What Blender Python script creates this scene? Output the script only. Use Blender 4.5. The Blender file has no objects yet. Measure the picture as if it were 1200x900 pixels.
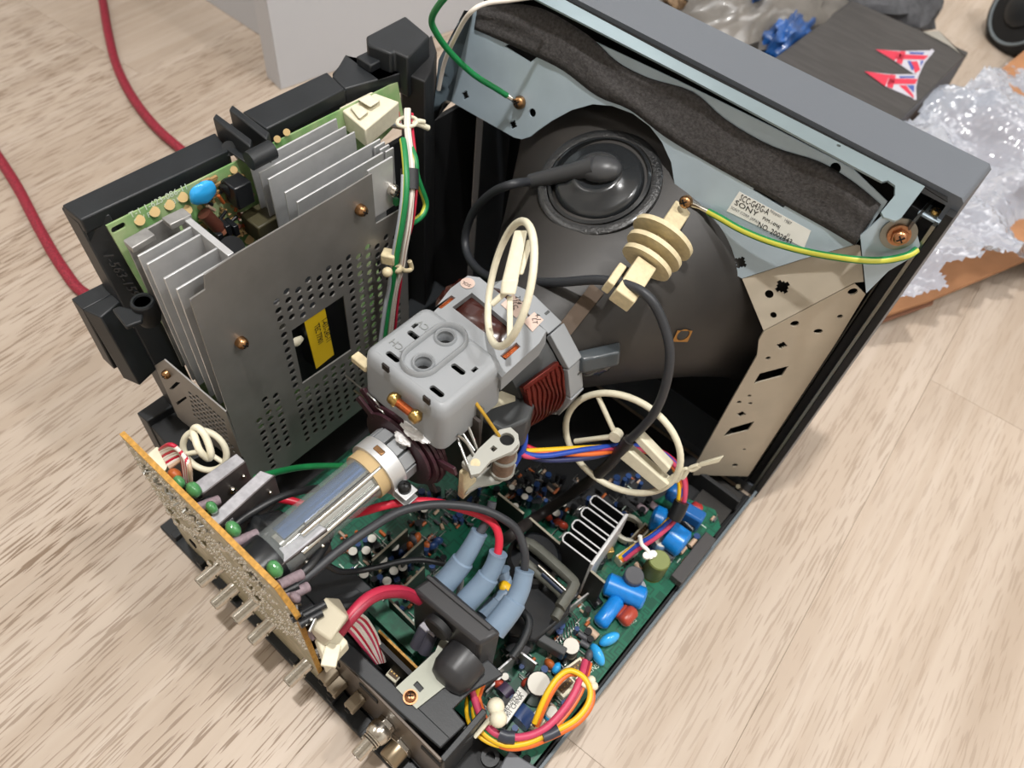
import bpy, math, random
from mathutils import Vector as V, Matrix
from math import sin, cos, pi, radians, hypot
random.seed(7)
S = bpy.context.scene
COL = S.collection
# ------------------------------------------------------------------ camera, world, lamps, exposure
CAMR = Matrix(((0.7512898, 0.65405269, 0.08819701), (0.56756495, -0.57210276, -0.59208822), (-0.33679914, 0.49488737, -0.80103235)))
CAMC = V((0.18703, -0.41730, 0.59003))
FPX = 915.957
cam = bpy.data.cameras.new('camera'); cam_o = bpy.data.objects.new('camera', cam); COL.objects.link(cam_o)
cam.sensor_width = 36.0; cam.lens = FPX / 1200 * 36.0; cam.clip_start = 0.01; cam.clip_end = 30
r0, r1, r2 = CAMR[0], CAMR[1], CAMR[2]
cam_o.matrix_world = Matrix(((r0[0], -r1[0], -r2[0], CAMC[0]), (r0[1], -r1[1], -r2[1], CAMC[1]), (r0[2], -r1[2], -r2[2], CAMC[2]), (0, 0, 0, 1)))
cam.dof.use_dof = True; cam.dof.focus_distance = 0.47; cam.dof.aperture_fstop = 9.0
S.camera = cam_o
W = bpy.data.worlds.new('room_light'); S.world = W; W.use_nodes = True
W.node_tree.nodes['Background'].inputs[0].default_value = (0.9, 0.95, 1.0, 1)
W.node_tree.nodes['Background'].inputs[1].default_value = 0.25
def area(name, loc, size, power, col, target=None):
    l = bpy.data.lights.new(name, 'AREA'); l.shape = 'DISK'; l.size = size; l.energy = power; l.color = col
    o = bpy.data.objects.new(name, l); COL.objects.link(o); o.location = loc
    return o
area('ceiling_downlight', (0.03, -0.37, 2.56), .10, 62, (1.0, 0.98, 0.955))
area('ceiling_downlight', (1.25, 0.19, 2.56), .12, 30, (1.0, 0.98, 0.955))
area('added_fill_lamp', (-1.7, 2.2, 2.56), 1.2, 34, (1.0, 0.985, 0.97))  # added fill lamps, here and below, to lift the room's ambient light
area('added_fill_lamp', (1.7, 0.9, 2.56), 1.2, 34, (0.97, 0.985, 1.0))
area('added_fill_lamp', (-1.8, -1.0, 2.56), 1.2, 16, (1.0, 0.975, 0.94))
area('added_fill_lamp', (0.6, 2.3, 2.56), 1.2, 16, (1.0, 0.985, 0.97))
S.view_settings.view_transform = 'Standard'; S.view_settings.look = 'None'
S.view_settings.exposure = -0.34; S.view_settings.gamma = 1.0; S.view_settings.use_curve_mapping = False
# ------------------------------------------------------------------ geometry helpers
def ray(u, v): return CAMR.transposed() @ V((u - 600, v - 450, FPX))
def onx(u, v, x): r = ray(u, v); return CAMC + r * ((x - CAMC[0]) / r[0])
def ony(u, v, y): r = ray(u, v); return CAMC + r * ((y - CAMC[1]) / r[1])
def onz(u, v, z): r = ray(u, v); return CAMC + r * ((z - CAMC[2]) / r[2])
def onp(u, v, P, N): r = ray(u, v); return CAMC + r * ((V(P) - CAMC).dot(V(N)) / r.dot(V(N)))
FWD = V(r2)
def depth(p): return (V(p) - CAMC).dot(FWD)
def at(u, v, d): r = ray(u, v); return CAMC + r * (d / FPX)
def pts(L):
    out = []
    for u, v, a, k in L:
        out.append({'x': onx, 'y': ony, 'z': onz, 'd': at}[a](u, v, k))
    return out
class MB:
    def __init__(s): s.v = []; s.f = []; s.m = []; s.cur = 0
    def face(s, idx): s.f.append(tuple(idx)); s.m.append(s.cur)
    def box(s, c, size, R=None, taper=1.0):
        c = V(c); b = len(s.v); hx, hy, hz = size[0] / 2, size[1] / 2, size[2] / 2
        for z in (-1, 1):
            t = 1 if z < 0 else taper
            for y in (-1, 1):
                for x in (-1, 1):
                    p = V((x * hx * t, y * hy * t, z * hz)); s.v.append(c + (R @ p if R else p))
        for q in ((0, 2, 3, 1), (4, 5, 7, 6), (0, 1, 5, 4), (2, 6, 7, 3), (0, 4, 6, 2), (1, 3, 7, 5)): s.face([b + i for i in q])
        return s
    def b2(s, lo, hi): return s.box([(a + b) / 2 for a, b in zip(lo, hi)], [abs(b - a) for a, b in zip(lo, hi)])
    def hexa(s, P):
        b = len(s.v); s.v += [V(p) for p in P]
        for q in ((0, 3, 2, 1), (4, 5, 6, 7), (0, 1, 5, 4), (1, 2, 6, 5), (2, 3, 7, 6), (3, 0, 4, 7)): s.face([b + i for i in q])
        return s
    def prism(s, P, ext):
        b = len(s.v); n = len(P); ext = V(ext)
        s.v += [V(p) for p in P] + [V(p) + ext for p in P]
        s.face([b + i for i in reversed(range(n))]); s.face([b + n + i for i in range(n)])
        for i in range(n): j = (i + 1) % n; s.face((b + i, b + j, b + n + j, b + n + i))
        return s
    def rings(s, R, closed=False, caps=True):
        b = len(s.v); n = len(R[0])
        for r in R: s.v += [V(p) for p in r]
        m = len(R)
        for k in range(m if closed else m - 1):
            k2 = (k + 1) % m
            for i in range(n):
                j = (i + 1) % n; s.face((b + k * n + i, b + k * n + j, b + k2 * n + j, b + k2 * n + i))
        if caps and not closed:
            s.face([b + i for i in reversed(range(n))]); s.face([b + (m - 1) * n + i for i in range(n)])
        return s
    def cyl(s, p0, p1, r, r2=None, n=12, caps=True):
        return s.lathe([(0, r), ((V(p1) - V(p0)).length, r if r2 is None else r2)], p0, V(p1) - V(p0), n, caps)
    def lathe(s, prof, O, axis, n=16, caps=True):
        a = V(axis).normalized(); u = a.orthogonal().normalized(); w = a.cross(u); O = V(O)
        return s.rings([[O + a * h + (u * cos(2 * pi * i / n) + w * sin(2 * pi * i / n)) * max(r, 1e-5) for i in range(n)] for h, r in prof], False, caps)
    def ball(s, c, r, R=None, n=10, m=6):
        c = V(c); rr = (r, r, r) if not hasattr(r, '__len__') else r; L = []
        for k in range(m + 1):
            t = pi * k / m; ring = []
            for i in range(n):
                p = V((rr[0] * max(sin(t), 1e-3) * cos(2 * pi * i / n), rr[1] * max(sin(t), 1e-3) * sin(2 * pi * i / n), -rr[2] * cos(t)))
                ring.append(c + (R @ p if R else p))
            L.append(ring)
        return s.rings(L)
    def tube(s, P, r, n=8, closed=False, flat=1.0, caps=True, up=None):
        P = [V(p) for p in P]; m = len(P); R = []; u = None
        for k in range(m):
            if closed: t = P[(k + 1) % m] - P[k - 1]
            else: t = P[min(k + 1, m - 1)] - P[max(k - 1, 0)]
            t = t.normalized() if t.length > 1e-9 else V((0, 0, 1))
            if u is None: u = V(up) if up is not None else t.orthogonal()
            u = (u - t * u.dot(t)); u = u.normalized() if u.length > 1e-9 else t.orthogonal().normalized()
            w = t.cross(u); rr = r[k] if hasattr(r, '__len__') else r
            R.append([P[k] + (u * cos(2 * pi * i / n) * rr + w * sin(2 * pi * i / n) * rr * flat) for i in range(n)])
        return s.rings(R, closed, caps)
def spline(P, k=6, closed=False):
    P = [V(p) for p in P]; n = len(P); out = []
    if n < 3: return P
    for i in range(n if closed else n - 1):
        if closed: a, b, c, d = P[i - 1], P[i], P[(i + 1) % n], P[(i + 2) % n]
        else: a, b, c, d = P[max(i - 1, 0)], P[i], P[i + 1], P[min(i + 2, n - 1)]
        for j in range(k):
            t = j / k
            out.append(0.5 * ((2 * b) + (c - a) * t + (2 * a - 5 * b + 4 * c - d) * t * t + (3 * b - a - 3 * c + d) * t ** 3))
    if not closed: out.append(P[-1])
    return out
ORG = {}
def finish(name, me, mat, parent, bevel=0, smooth=35, kind=None):
    o = bpy.data.objects.new(name, me); COL.objects.link(o)
    mats = mat if isinstance(mat, (list, tuple)) else [mat]
    for m in mats: me.materials.append(m)
    if parent is not None:
        o.parent = parent; org = ORG[parent.name]
    else:
        xs = [v.co for v in me.vertices]
        lo = V([min(c[i] for c in xs) for i in range(3)]); hi = V([max(c[i] for c in xs) for i in range(3)])
        org = V(((lo.x + hi.x) / 2, (lo.y + hi.y) / 2, lo.z)); o.location = org
    me.transform(Matrix.Translation(-org)); ORG[o.name] = org
    if smooth:
        me.shade_smooth(); me.set_sharp_from_angle(angle=radians(smooth))
    if bevel:
        b = o.modifiers.new('bevel', 'BEVEL'); b.width = bevel; b.segments = 2; b.limit_method = 'ANGLE'; b.angle_limit = radians(40)
    if kind: o['kind'] = kind
    return o
def obj(name, mb, mat, parent=None, bevel=0, smooth=35, kind=None):
    me = bpy.data.meshes.new(name); me.from_pydata([tuple(p) for p in mb.v], [], mb.f)
    if any(mb.m):
        me.polygons.foreach_set('material_index', mb.m)
    import bmesh
    bm = bmesh.new(); bm.from_mesh(me); bmesh.ops.recalc_face_normals(bm, faces=bm.faces); bm.to_mesh(me); bm.free()
    return finish(name, me, mat, parent, bevel, smooth, kind)
def thing(name, label, cat, loc, group=None):
    o = bpy.data.objects.new(name, None); COL.objects.link(o); o.empty_display_size = .02
    o.location = loc; ORG[o.name] = V(loc); return tag(o, label, cat, group)
def tag(o, label, cat, group=None):
    o['label'] = label; o['category'] = cat
    if group: o['group'] = group
    return o
def setl(o, label): o['label'] = label; return o
def curve_mesh(cu, O, U, Vv):
    o = bpy.data.objects.new('tmp', cu); COL.objects.link(o)
    dg = bpy.context.evaluated_depsgraph_get(); me = bpy.data.meshes.new_from_object(o.evaluated_get(dg))
    bpy.data.objects.remove(o); U = V(U).normalized(); Vv = V(Vv); Vv = (Vv - U * Vv.dot(U)).normalized(); N = U.cross(Vv); O = V(O)
    me.transform(Matrix(((U.x, Vv.x, N.x, O.x), (U.y, Vv.y, N.y, O.y), (U.z, Vv.z, N.z, O.z), (0, 0, 0, 1))))
    me.materials.clear(); return me
def plate(name, outline, holes, th, O, U, Vv, mat, parent=None, bevel=0):
    """flat sheet with real holes: 2D outline and holes in the (U, V) plane through O"""
    cu = bpy.data.curves.new(name, 'CURVE'); cu.dimensions = '2D'; cu.fill_mode = 'BOTH'; cu.extrude = th / 2
    for poly in [outline] + list(holes):
        sp = cu.splines.new('POLY'); sp.points.add(len(poly) - 1); sp.use_cyclic_u = True
        for p, q in zip(sp.points, poly): p.co = (q[0], q[1], 0, 1)
    me = curve_mesh(cu, O, U, Vv); me.name = name
    return finish(name, me, mat, parent, bevel, 30)
def sheet(name, outline, holes, th, O, U, Vv, mat, parent=None):
    """flat sheet pierced by very many holes, triangulated in one piece"""
    from mathutils.geometry import delaunay_2d_cdt
    P = []; E_ = []
    for poly in [outline] + list(holes):
        b = len(P); n = len(poly); P += [V((q[0], q[1])) for q in poly]; E_ += [(b + i, b + (i + 1) % n) for i in range(n)]
    vo, eo, fo, ov, oe, of_ = delaunay_2d_cdt(P, E_, [], 0, 1e-7)
    def within(p, poly):
        c = False
        for i in range(len(poly)):
            a, b = poly[i], poly[i - 1]
            if (a[1] > p[1]) != (b[1] > p[1]) and p[0] < (b[0] - a[0]) * (p[1] - a[1]) / (b[1] - a[1]) + a[0]: c = not c
        return c
    bb = [(min(q[0] for q in h), max(q[0] for q in h), min(q[1] for q in h), max(q[1] for q in h), h) for h in holes]
    def solid(f):
        x = sum(vo[i].x for i in f) / len(f); y = sum(vo[i].y for i in f) / len(f)
        if not within((x, y), outline): return False
        return not any(a < x < b and c < y < d and within((x, y), h) for a, b, c, d, h in bb)
    fo = [f for f in fo if solid(f)]
    U = V(U).normalized(); Vv = V(Vv); Vv = (Vv - U * Vv.dot(U)).normalized(); N = U.cross(Vv); O = V(O); n = len(vo); mb = MB()
    mb.v = [O + U * q.x + Vv * q.y + N * (th / 2) for q in vo] + [O + U * q.x + Vv * q.y - N * (th / 2) for q in vo]
    cnt = {}
    for f in fo:
        mb.face(f); mb.face([i + n for i in reversed(f)])
        for a, b in zip(f, list(f[1:]) + [f[0]]): cnt[tuple(sorted((a, b)))] = cnt.get(tuple(sorted((a, b))), 0) + 1
    for (a, b), k in cnt.items():
        if k == 1: mb.face((a, b, b + n, a + n))
    return obj(name, mb, mat, parent, 0, 30)
class Plane:
    def __init__(s, O, U, Vv):
        s.O = V(O); s.U = V(U).normalized(); w = V(Vv); s.V = (w - s.U * w.dot(s.U)).normalized(); s.N = s.U.cross(s.V)
    def px(s, u, v): p = onp(u, v, s.O, s.N) - s.O; return (p.dot(s.U), p.dot(s.V))
    def pxs(s, L): return [s.px(*q) for q in L]
    def w(s, a, b, h=0): return s.O + s.U * a + s.V * b + s.N * h
    def wpx(s, u, v, h=0): return onp(u, v, s.O + s.N * h, s.N)
    def R(s): return Matrix((s.U, s.V, s.N)).transposed()
    def plate(s, name, outline, holes, th, mat, parent=None, off=0, bevel=0): return plate(name, outline, holes, th, s.O + s.N * off, s.U, s.V, mat, parent, bevel)
def circ2(c, r, n=12, sy=1, rot=0): return [(c[0] + r * cos(2 * pi * i / n + rot), c[1] + r * sy * sin(2 * pi * i / n + rot)) for i in range(n)]
def cross2(c, r):   # pierced locating hole with four notches
    k = r * .62; q = r * .3
    L = []
    for a in range(4):
        for p in ((k, -k), (k, -q), (r, -q), (r, q), (k, q)):
            ca, sa = cos(a * pi / 2), sin(a * pi / 2); L.append((c[0] + p[0] * ca - p[1] * sa, c[1] + p[0] * sa + p[1] * ca))
    return L
def text(name, s, size, O, U, Vv, mat, parent, align='LEFT', th=0.00004, sx=1.0):
    cu = bpy.data.curves.new(name, 'FONT'); cu.body = s; cu.size = size; cu.align_x = align; cu.extrude = th; cu.resolution_u = 2
    U = V(U).normalized(); w = V(Vv); w = (w - U * w.dot(U)).normalized()
    me = curve_mesh(cu, (0, 0, 0), (1, 0, 0), (0, 1, 0))
    N = U.cross(w); O = V(O) + N * .00015
    me.transform(Matrix(((U.x * sx, w.x, N.x, O.x), (U.y * sx, w.y, N.y, O.y), (U.z * sx, w.z, N.z, O.z), (0, 0, 0, 1))))
    me.name = name
    return finish(name, me, mat, parent, 0, 0)
# ------------------------------------------------------------------ materials
def srgb(h):
    h = h.lstrip('#'); r = [int(h[i:i + 2], 16) / 255 for i in (0, 2, 4)]
    return tuple(((c + .055) / 1.055) ** 2.4 if c > .04045 else c / 12.92 for c in r) + (1,)
MATS = {}
def mat(name, col, rough=.5, metal=0.0, var=0.0, scale=200, bump=0.0, bscale=None, spec=.5, trans=0, ior=1.45, col2=None, coat=0, aniso=None):
    if name in MATS: return MATS[name]
    m = bpy.data.materials.new(name); m.use_nodes = True; nt = m.node_tree; b = nt.nodes['Principled BSDF']
    c = srgb(col); b.inputs['Base Color'].default_value = c; b.inputs['Roughness'].default_value = rough; b.inputs['Metallic'].default_value = metal
    b.inputs['Specular IOR Level'].default_value = spec; b.inputs['Transmission Weight'].default_value = trans; b.inputs['IOR'].default_value = ior
    b.inputs['Coat Weight'].default_value = coat; b.inputs['Coat Roughness'].default_value = .1
    if var or bump:
        tc = nt.nodes.new('ShaderNodeTexCoord'); nz = nt.nodes.new('ShaderNodeTexNoise'); nz.inputs['Scale'].default_value = scale; nz.inputs['Detail'].default_value = 4
        src = tc.outputs['Object']
        if aniso:
            mp = nt.nodes.new('ShaderNodeMapping'); mp.inputs['Scale'].default_value = aniso; nt.links.new(src, mp.inputs[0]); src = mp.outputs[0]
        nt.links.new(src, nz.inputs['Vector'])
        if var:
            rp = nt.nodes.new('ShaderNodeValToRGB'); e = rp.color_ramp.elements
            c2 = srgb(col2) if col2 else tuple(x * (1 - var) for x in c[:3]) + (1,)
            e[0].position, e[1].position = .35, .68; e[0].color = c2; e[1].color = c if col2 else tuple(min(1, x * (1 + var * .5)) for x in c[:3]) + (1,)
            nt.links.new(nz.outputs['Fac'], rp.inputs[0]); nt.links.new(rp.outputs[0], b.inputs['Base Color'])
        if bump:
            n2 = nz
            if bscale: n2 = nt.nodes.new('ShaderNodeTexNoise'); n2.inputs['Scale'].default_value = bscale; n2.inputs['Detail'].default_value = 5; nt.links.new(src, n2.inputs['Vector'])
            bp = nt.nodes.new('ShaderNodeBump'); bp.inputs['Strength'].default_value = bump; bp.inputs['Distance'].default_value = .001
            nt.links.new(n2.outputs['Fac'], bp.inputs['Height']); nt.links.new(bp.outputs[0], b.inputs['Normal'])
    MATS[name] = m; return m
cellm = mat('white_wall_paint', '#d9d6d0', .8)
black = mat('black_plastic', '#202326', .45, var=.15, scale=60, bump=.06, bscale=900)
blackm = mat('matt_black_plastic', '#17181a', .6, bump=.05, scale=700)
bezel_m = mat('grey_bezel_plastic', '#575c63', .5, bump=.05, scale=1500)
steel = mat('zinc_plated_steel', '#abbbc6', .45, .35, var=.07, scale=35, bump=.02, bscale=300)
beige = mat('beige_passivated_steel', '#b4ab9b', .5, .25, var=.08, scale=30, bump=.02, bscale=300)
alu = mat('bare_aluminium', '#cbcccd', .4, .55, var=.06, scale=120)
alud = mat('dull_aluminium', '#a3a2a0', .45, .6, var=.25, scale=90, bump=.03)
shieldm = mat('perforated_sheet_steel', '#8b8986', .42, .6, var=.1, scale=40, bump=.015, bscale=400)
chrome = mat('bright_nickel', '#cfcac0', .2, 1.0, var=.1, scale=400)
brass = mat('brass', '#b99a5e', .3, 1.0)
goldscrew = mat('yellow_zinc', '#b5825f', .3, 1.0, var=.2, scale=500)
bronze = mat('bronze_screw', '#a07a55', .33, 1.0, var=.2, scale=500)
dark = mat('dark_slot', '#060606', .8)
cream = mat('cream_nylon', '#d8d2bb', .42, var=.06, scale=300, spec=.4)
creamd = mat('aged_cream_nylon', '#cdbf9c', .45, var=.12, scale=300)
white = mat('white_nylon', '#e4e2da', .4)
yoke_m = mat('grey_moulding', '#8b8e91', .42, bump=.03, scale=1600)
yoke_d = mat('dark_grey_moulding', '#3d3f40', .5)
copper = mat('enamelled_copper', '#74261d', .35, .55, var=.35, scale=300, col2='#3f120c', aniso=(1, 8, 8))
copperb = mat('bright_copper_wire', '#c0653a', .3, .9, var=.3, scale=900)
maroon = mat('maroon_plastic', '#3a2028', .4, bump=.03, scale=400)
pcbg = mat('green_circuit_board', '#0f6a4c', .35, var=.4, scale=140, col2='#0b4734', coat=.3)
pcbl = mat('pale_green_circuit_board', '#a3b186', .4, var=.35, scale=55, col2='#6f9a5e', coat=.2)
pcbt = mat('tan_paper_board', '#b98a3e', .6, var=.3, scale=400)
pcbr = mat('solder_side_of_board', '#b3a98e', .4, var=.3, scale=120, col2='#8a8468')
solder = mat('solder', '#d5d2c8', .22, 1.0, var=.3, scale=900)
rubber = mat('black_rubber', '#1d1f21', .4, bump=.05, scale=300)
cablem = mat('grey_black_rubber_cable', '#2c2e32', .45)
boot = mat('blue_grey_rubber_boot', '#6f8296', .42)
cblue = mat('blue_capacitor', '#1679c8', .3, var=.1, scale=200)
cbluel = mat('light_blue_ceramic', '#2f9fe0', .25, coat=.4)
cblued = mat('dark_blue_sleeve', '#27406e', .35)
cred = mat('red_brown_capacitor', '#9c3b2a', .35)
cgreen = mat('green_film_capacitor', '#4c8a55', .22, coat=.5, var=.2, scale=300)
colive = mat('olive_inductor', '#59622f', .5)
cblack = mat('black_sleeve', '#16181b', .3)
cwhite = mat('pale_can_top', '#c9c6bc', .4)
corange = mat('orange_capacitor', '#a8582a', .4)
cgrey = mat('dark_grey_component', '#4a4b4f', .5)
cbrown = mat('brown_component', '#4d2a20', .4)
cpink = mat('pink_sleeve', '#84747a', .6, var=.2, scale=500)
ctan = mat('tan_resistor', '#b59b84', .5)
wred = mat('red_wire', '#b3203a', .4)
wyel = mat('yellow_wire', '#e0b21f', .4)
wora = mat('orange_wire', '#d2652a', .4)
wgreen = mat('green_wire', '#1c7a44', .4)
wblue = mat('blue_wire', '#2244a0', .4)
wpink = mat('crimson_wire', '#bb3f5e', .45)
wgrey = mat('grey_wire', '#9aa0a6', .45)
wwhite = mat('off_white_wire', '#d6cfc6', .45)
wblack = mat('black_wire', '#1b1c1e', .4)
wbrown = mat('brown_wire', '#8a4a2a', .45)
wystripe = mat('yellow_stripe', '#b9b844', .4)
paper = mat('white_label', '#dad9d3', .55)
paperc = mat('cream_sticker', '#b9b199', .55)
paperp = mat('pink_beige_sticker', '#c3aca0', .6)
ink = mat('black_ink', '#1b1b1d', .7)
inkg = mat('grey_ink', '#77777a', .7)
inkw = mat('white_ink', '#c6d3c2', .7)
yellow = mat('yellow_label', '#d3b21a', .5)
card = mat('brown_cardboard', '#a2734f', .8, var=.12, scale=30)
ferrite = mat('ferrite', '#55564f', .55, var=.15, scale=150)
# ------------------------------------------------------------------ setting: plank floor
def floor_mat():
    m = bpy.data.materials.new('limed_oak_laminate'); m.use_nodes = True; nt = m.node_tree; L = nt.links; b = nt.nodes['Principled BSDF']
    N = lambda t: nt.nodes.new(t)
    tc = N('ShaderNodeTexCoord'); oi = N('ShaderNodeObjectInfo')
    ad = N('ShaderNodeVectorMath'); ad.operation = 'ADD'; mu = N('ShaderNodeMath'); mu.operation = 'MULTIPLY'; mu.inputs[1].default_value = 37
    L.new(oi.outputs['Random'], mu.inputs[0]); L.new(tc.outputs['Object'], ad.inputs[0]); L.new(mu.outputs[0], ad.inputs[1])
    def nz(scale, sc, det=4, dist=0.0):
        mp = N('ShaderNodeMapping'); mp.inputs['Scale'].default_value = sc; L.new(ad.outputs[0], mp.inputs[0])
        n = N('ShaderNodeTexNoise'); n.inputs['Scale'].default_value = scale; n.inputs['Detail'].default_value = det; n.inputs['Distortion'].default_value = dist; L.new(mp.outputs[0], n.inputs['Vector']); return n.outputs['Fac']
    def ramp(src, p0, c0, p1, c1):
        r = N('ShaderNodeValToRGB'); e = r.color_ramp.elements; e[0].position, e[1].position = p0, p1; e[0].color, e[1].color = c0, c1; L.new(src, r.inputs[0]); return r.outputs[0]
    def mix(f, a, bb, mode='MIX'):
        x = N('ShaderNodeMix'); x.data_type = 'RGBA'; x.blend_type = mode
        if isinstance(f, float): x.inputs[0].default_value = f
        else: L.new(f, x.inputs[0])
        L.new(a, x.inputs[6]); L.new(bb, x.inputs[7]); return x.outputs[2]
    base = ramp(nz(9, (1.6, .22, 1), 3, .6), .3, srgb('#a99a8b'), .72, srgb('#bbad9f'))
    g2 = ramp(nz(20, (2.4, .10, 1), 4, .8), .42, srgb('#e2dad0'), .6, srgb('#ffffff'))
    c = mix(.4, base, g2, 'MULTIPLY')
    pore = ramp(nz(170, (3.3, .18, 1), 1), .56, (1, 1, 1, 1), .62, srgb('#a59483'))
    zone = ramp(nz(6, (1.2, .5, 1), 2), .35, (.45, .45, .45, 1), .65, (1, 1, 1, 1))
    zb = N('ShaderNodeRGBToBW'); L.new(zone, zb.inputs[0])
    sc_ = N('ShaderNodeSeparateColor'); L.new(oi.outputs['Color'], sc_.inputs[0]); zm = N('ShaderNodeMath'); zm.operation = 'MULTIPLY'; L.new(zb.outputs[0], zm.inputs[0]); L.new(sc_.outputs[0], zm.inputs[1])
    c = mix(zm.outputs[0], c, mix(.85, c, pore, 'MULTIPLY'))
    L.new(c, b.inputs['Base Color']); b.inputs['Roughness'].default_value = .42; b.inputs['Specular IOR Level'].default_value = .35
    bp = N('ShaderNodeBump'); bp.inputs['Strength'].default_value = .25; bp.inputs['Distance'].default_value = .0006; L.new(pore, bp.inputs['Height']); L.new(bp.outputs[0], b.inputs['Normal'])
    return m
oak = floor_mat()
mb = MB().b2((-2.8, -2.3, -.03), (2.3, 3.3, -.013)); fl = obj('floor', mb, mat('floor_underlay', '#3a332c', .9), None, 0, 0); fl['kind'] = 'structure'
FA = radians(4.0); fu = V((cos(FA), sin(FA), 0)); fv = V((-sin(FA), cos(FA), 0)); f0 = V((.25, .05, 0))
for i in range(-12, 9):
    off = {0: -.02}.get(i, ((i * 0.437) % 1.0) * 1.2 - 1.2)
    for j in range(-2, 4):
        x0, x1 = i * .24, i * .24 + .23985; y0 = off + .22 + (j - 1) * 1.2; y1 = y0 + 1.19985
        
        c = f0 + fu * ((x0 + x1) / 2) + fv * ((y0 + y1) / 2)
        if c.y < -2.6 or c.y > 3.6: continue
        mbp = MB().box((0, 0, -.006), (x1 - x0, y1 - y0, .012)); mb2 = mbp
        me = bpy.data.meshes.new('plank'); me.from_pydata([tuple(p) for p in mb2.v], [], mb2.f); me.materials.append(oak)
        o = bpy.data.objects.new('plank', me); COL.objects.link(o); o.parent = fl
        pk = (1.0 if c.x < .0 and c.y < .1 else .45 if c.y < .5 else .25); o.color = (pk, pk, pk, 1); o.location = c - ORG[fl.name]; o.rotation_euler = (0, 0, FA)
        bv = o.modifiers.new('bevel', 'BEVEL'); bv.width = .00025; bv.segments = 1
for nm, lo, hi in (('wall_left', (-2.66, -2.2, 0), (-2.6, 3.2, 2.6)), ('wall_right', (2.2, -2.2, 0), (2.26, 3.2, 2.6)), ('wall_back', (-2.6, 3.2, 0), (2.2, 3.26, 2.6)), ('wall_front', (-2.6, -2.26, 0), (2.2, -2.2, 2.6)), ('ceiling', (-2.66, -2.26, 2.6), (2.26, 3.26, 2.66))):
    o = obj(nm, MB().b2(lo, hi), cellm, None, 0, 0); o['kind'] = 'structure'
for nm, lo, hi in (('baseboard_left', (-2.6, -2.2, 0), (-2.588, 3.2, .06)), ('baseboard_right', (2.188, -2.2, 0), (2.2, 3.2, .06))):
    o = obj(nm, MB().b2(lo, hi), mat('white_trim', '#d8d8d6', .5), None, 0, 0); o['kind'] = 'structure'
# ------------------------------------------------------------------ white bookcase
cabm = mat('white_melamine', '#b9bbc0', .45)
cabt = thing('bookcase', 'tall white melamine bookcase standing on the floor behind the black plastic cradle', 'bookcase', (-1.0, .35, 0))
a_ = V((-.567, .087, 0)); d_ = V((.16, .98, 0)).normalized(); n_ = V((-d_.y, d_.x, 0))
obj('side_panel', MB().hexa([a_, a_ + d_ * .42, a_ + d_ * .42 + n_ * .034, a_ + n_ * .034] + [p + V((0, 0, 2.0)) for p in (a_, a_ + d_ * .42, a_ + d_ * .42 + n_ * .034, a_ + n_ * .034)]), cabm, cabt, .001)
obj('plinth', MB().b2((-1.5, .145, 0), (-.594, .160, .06)), cabm, cabt, .001)
for z in (.0605, .42, .80, 1.2, 1.6, 1.98): obj('shelf', MB().b2((-1.5, .150, z), (-.592, .46, z + .018)), cabm, cabt, .001)
obj('side_panel', MB().b2((-1.534, .09, 0), (-1.5005, .48, 2.0)), cabm, cabt, .001)
obj('back_panel', MB().b2((-1.5, .462, 0), (-.56, .474, 1.99)), cabm, cabt)
# ------------------------------------------------------------------ red braided cables on the floor
def braid():
    m = bpy.data.materials.new('red_braided_sleeve'); m.use_nodes = True; nt = m.node_tree; b = nt.nodes['Principled BSDF']
    tc = nt.nodes.new('ShaderNodeTexCoord'); ck = nt.nodes.new('ShaderNodeTexVoronoi'); ck.inputs['Scale'].default_value = 700; nt.links.new(tc.outputs['Object'], ck.inputs['Vector'])
    rp = nt.nodes.new('ShaderNodeValToRGB'); rp.color_ramp.elements[0].color = srgb('#a8263a'); rp.color_ramp.elements[1].color = srgb('#6d1426'); rp.color_ramp.elements[1].position = .8
    nt.links.new(ck.outputs['Distance'], rp.inputs[0]); nt.links.new(rp.outputs[0], b.inputs['Base Color']); b.inputs['Roughness'].default_value = .6
    bp = nt.nodes.new('ShaderNodeBump'); bp.inputs['Strength'].default_value = .5; bp.inputs['Distance'].default_value = .0008; nt.links.new(ck.outputs['Distance'], bp.inputs['Height']); nt.links.new(bp.outputs[0], b.inputs['Normal']); return m
brm = braid()
cA_ = pts([(u, v, 'z', .0055) for u, v in [(112, -30), (120, 0), (126, 35), (136, 75), (154, 112), (180, 146), (212, 175)]])
cB_ = pts([(u, v, 'z', .0055) for u, v in [(98, 343), (72, 312), (46, 268), (22, 222), (0, 187), (-25, 150)]])
mid_ = [V((-.45, -.075, .0055)), V((-.385, -.13, .0055)), V((-.365, -.20, .0055)), V((-.39, -.25, .0055))]
tag(obj('braided_cable', MB().tube(spline(cA_ + mid_ + cB_, 8), .0054, 12), brm), 'red braided cable looping across the floor behind the black plastic cradle', 'cable')
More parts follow.
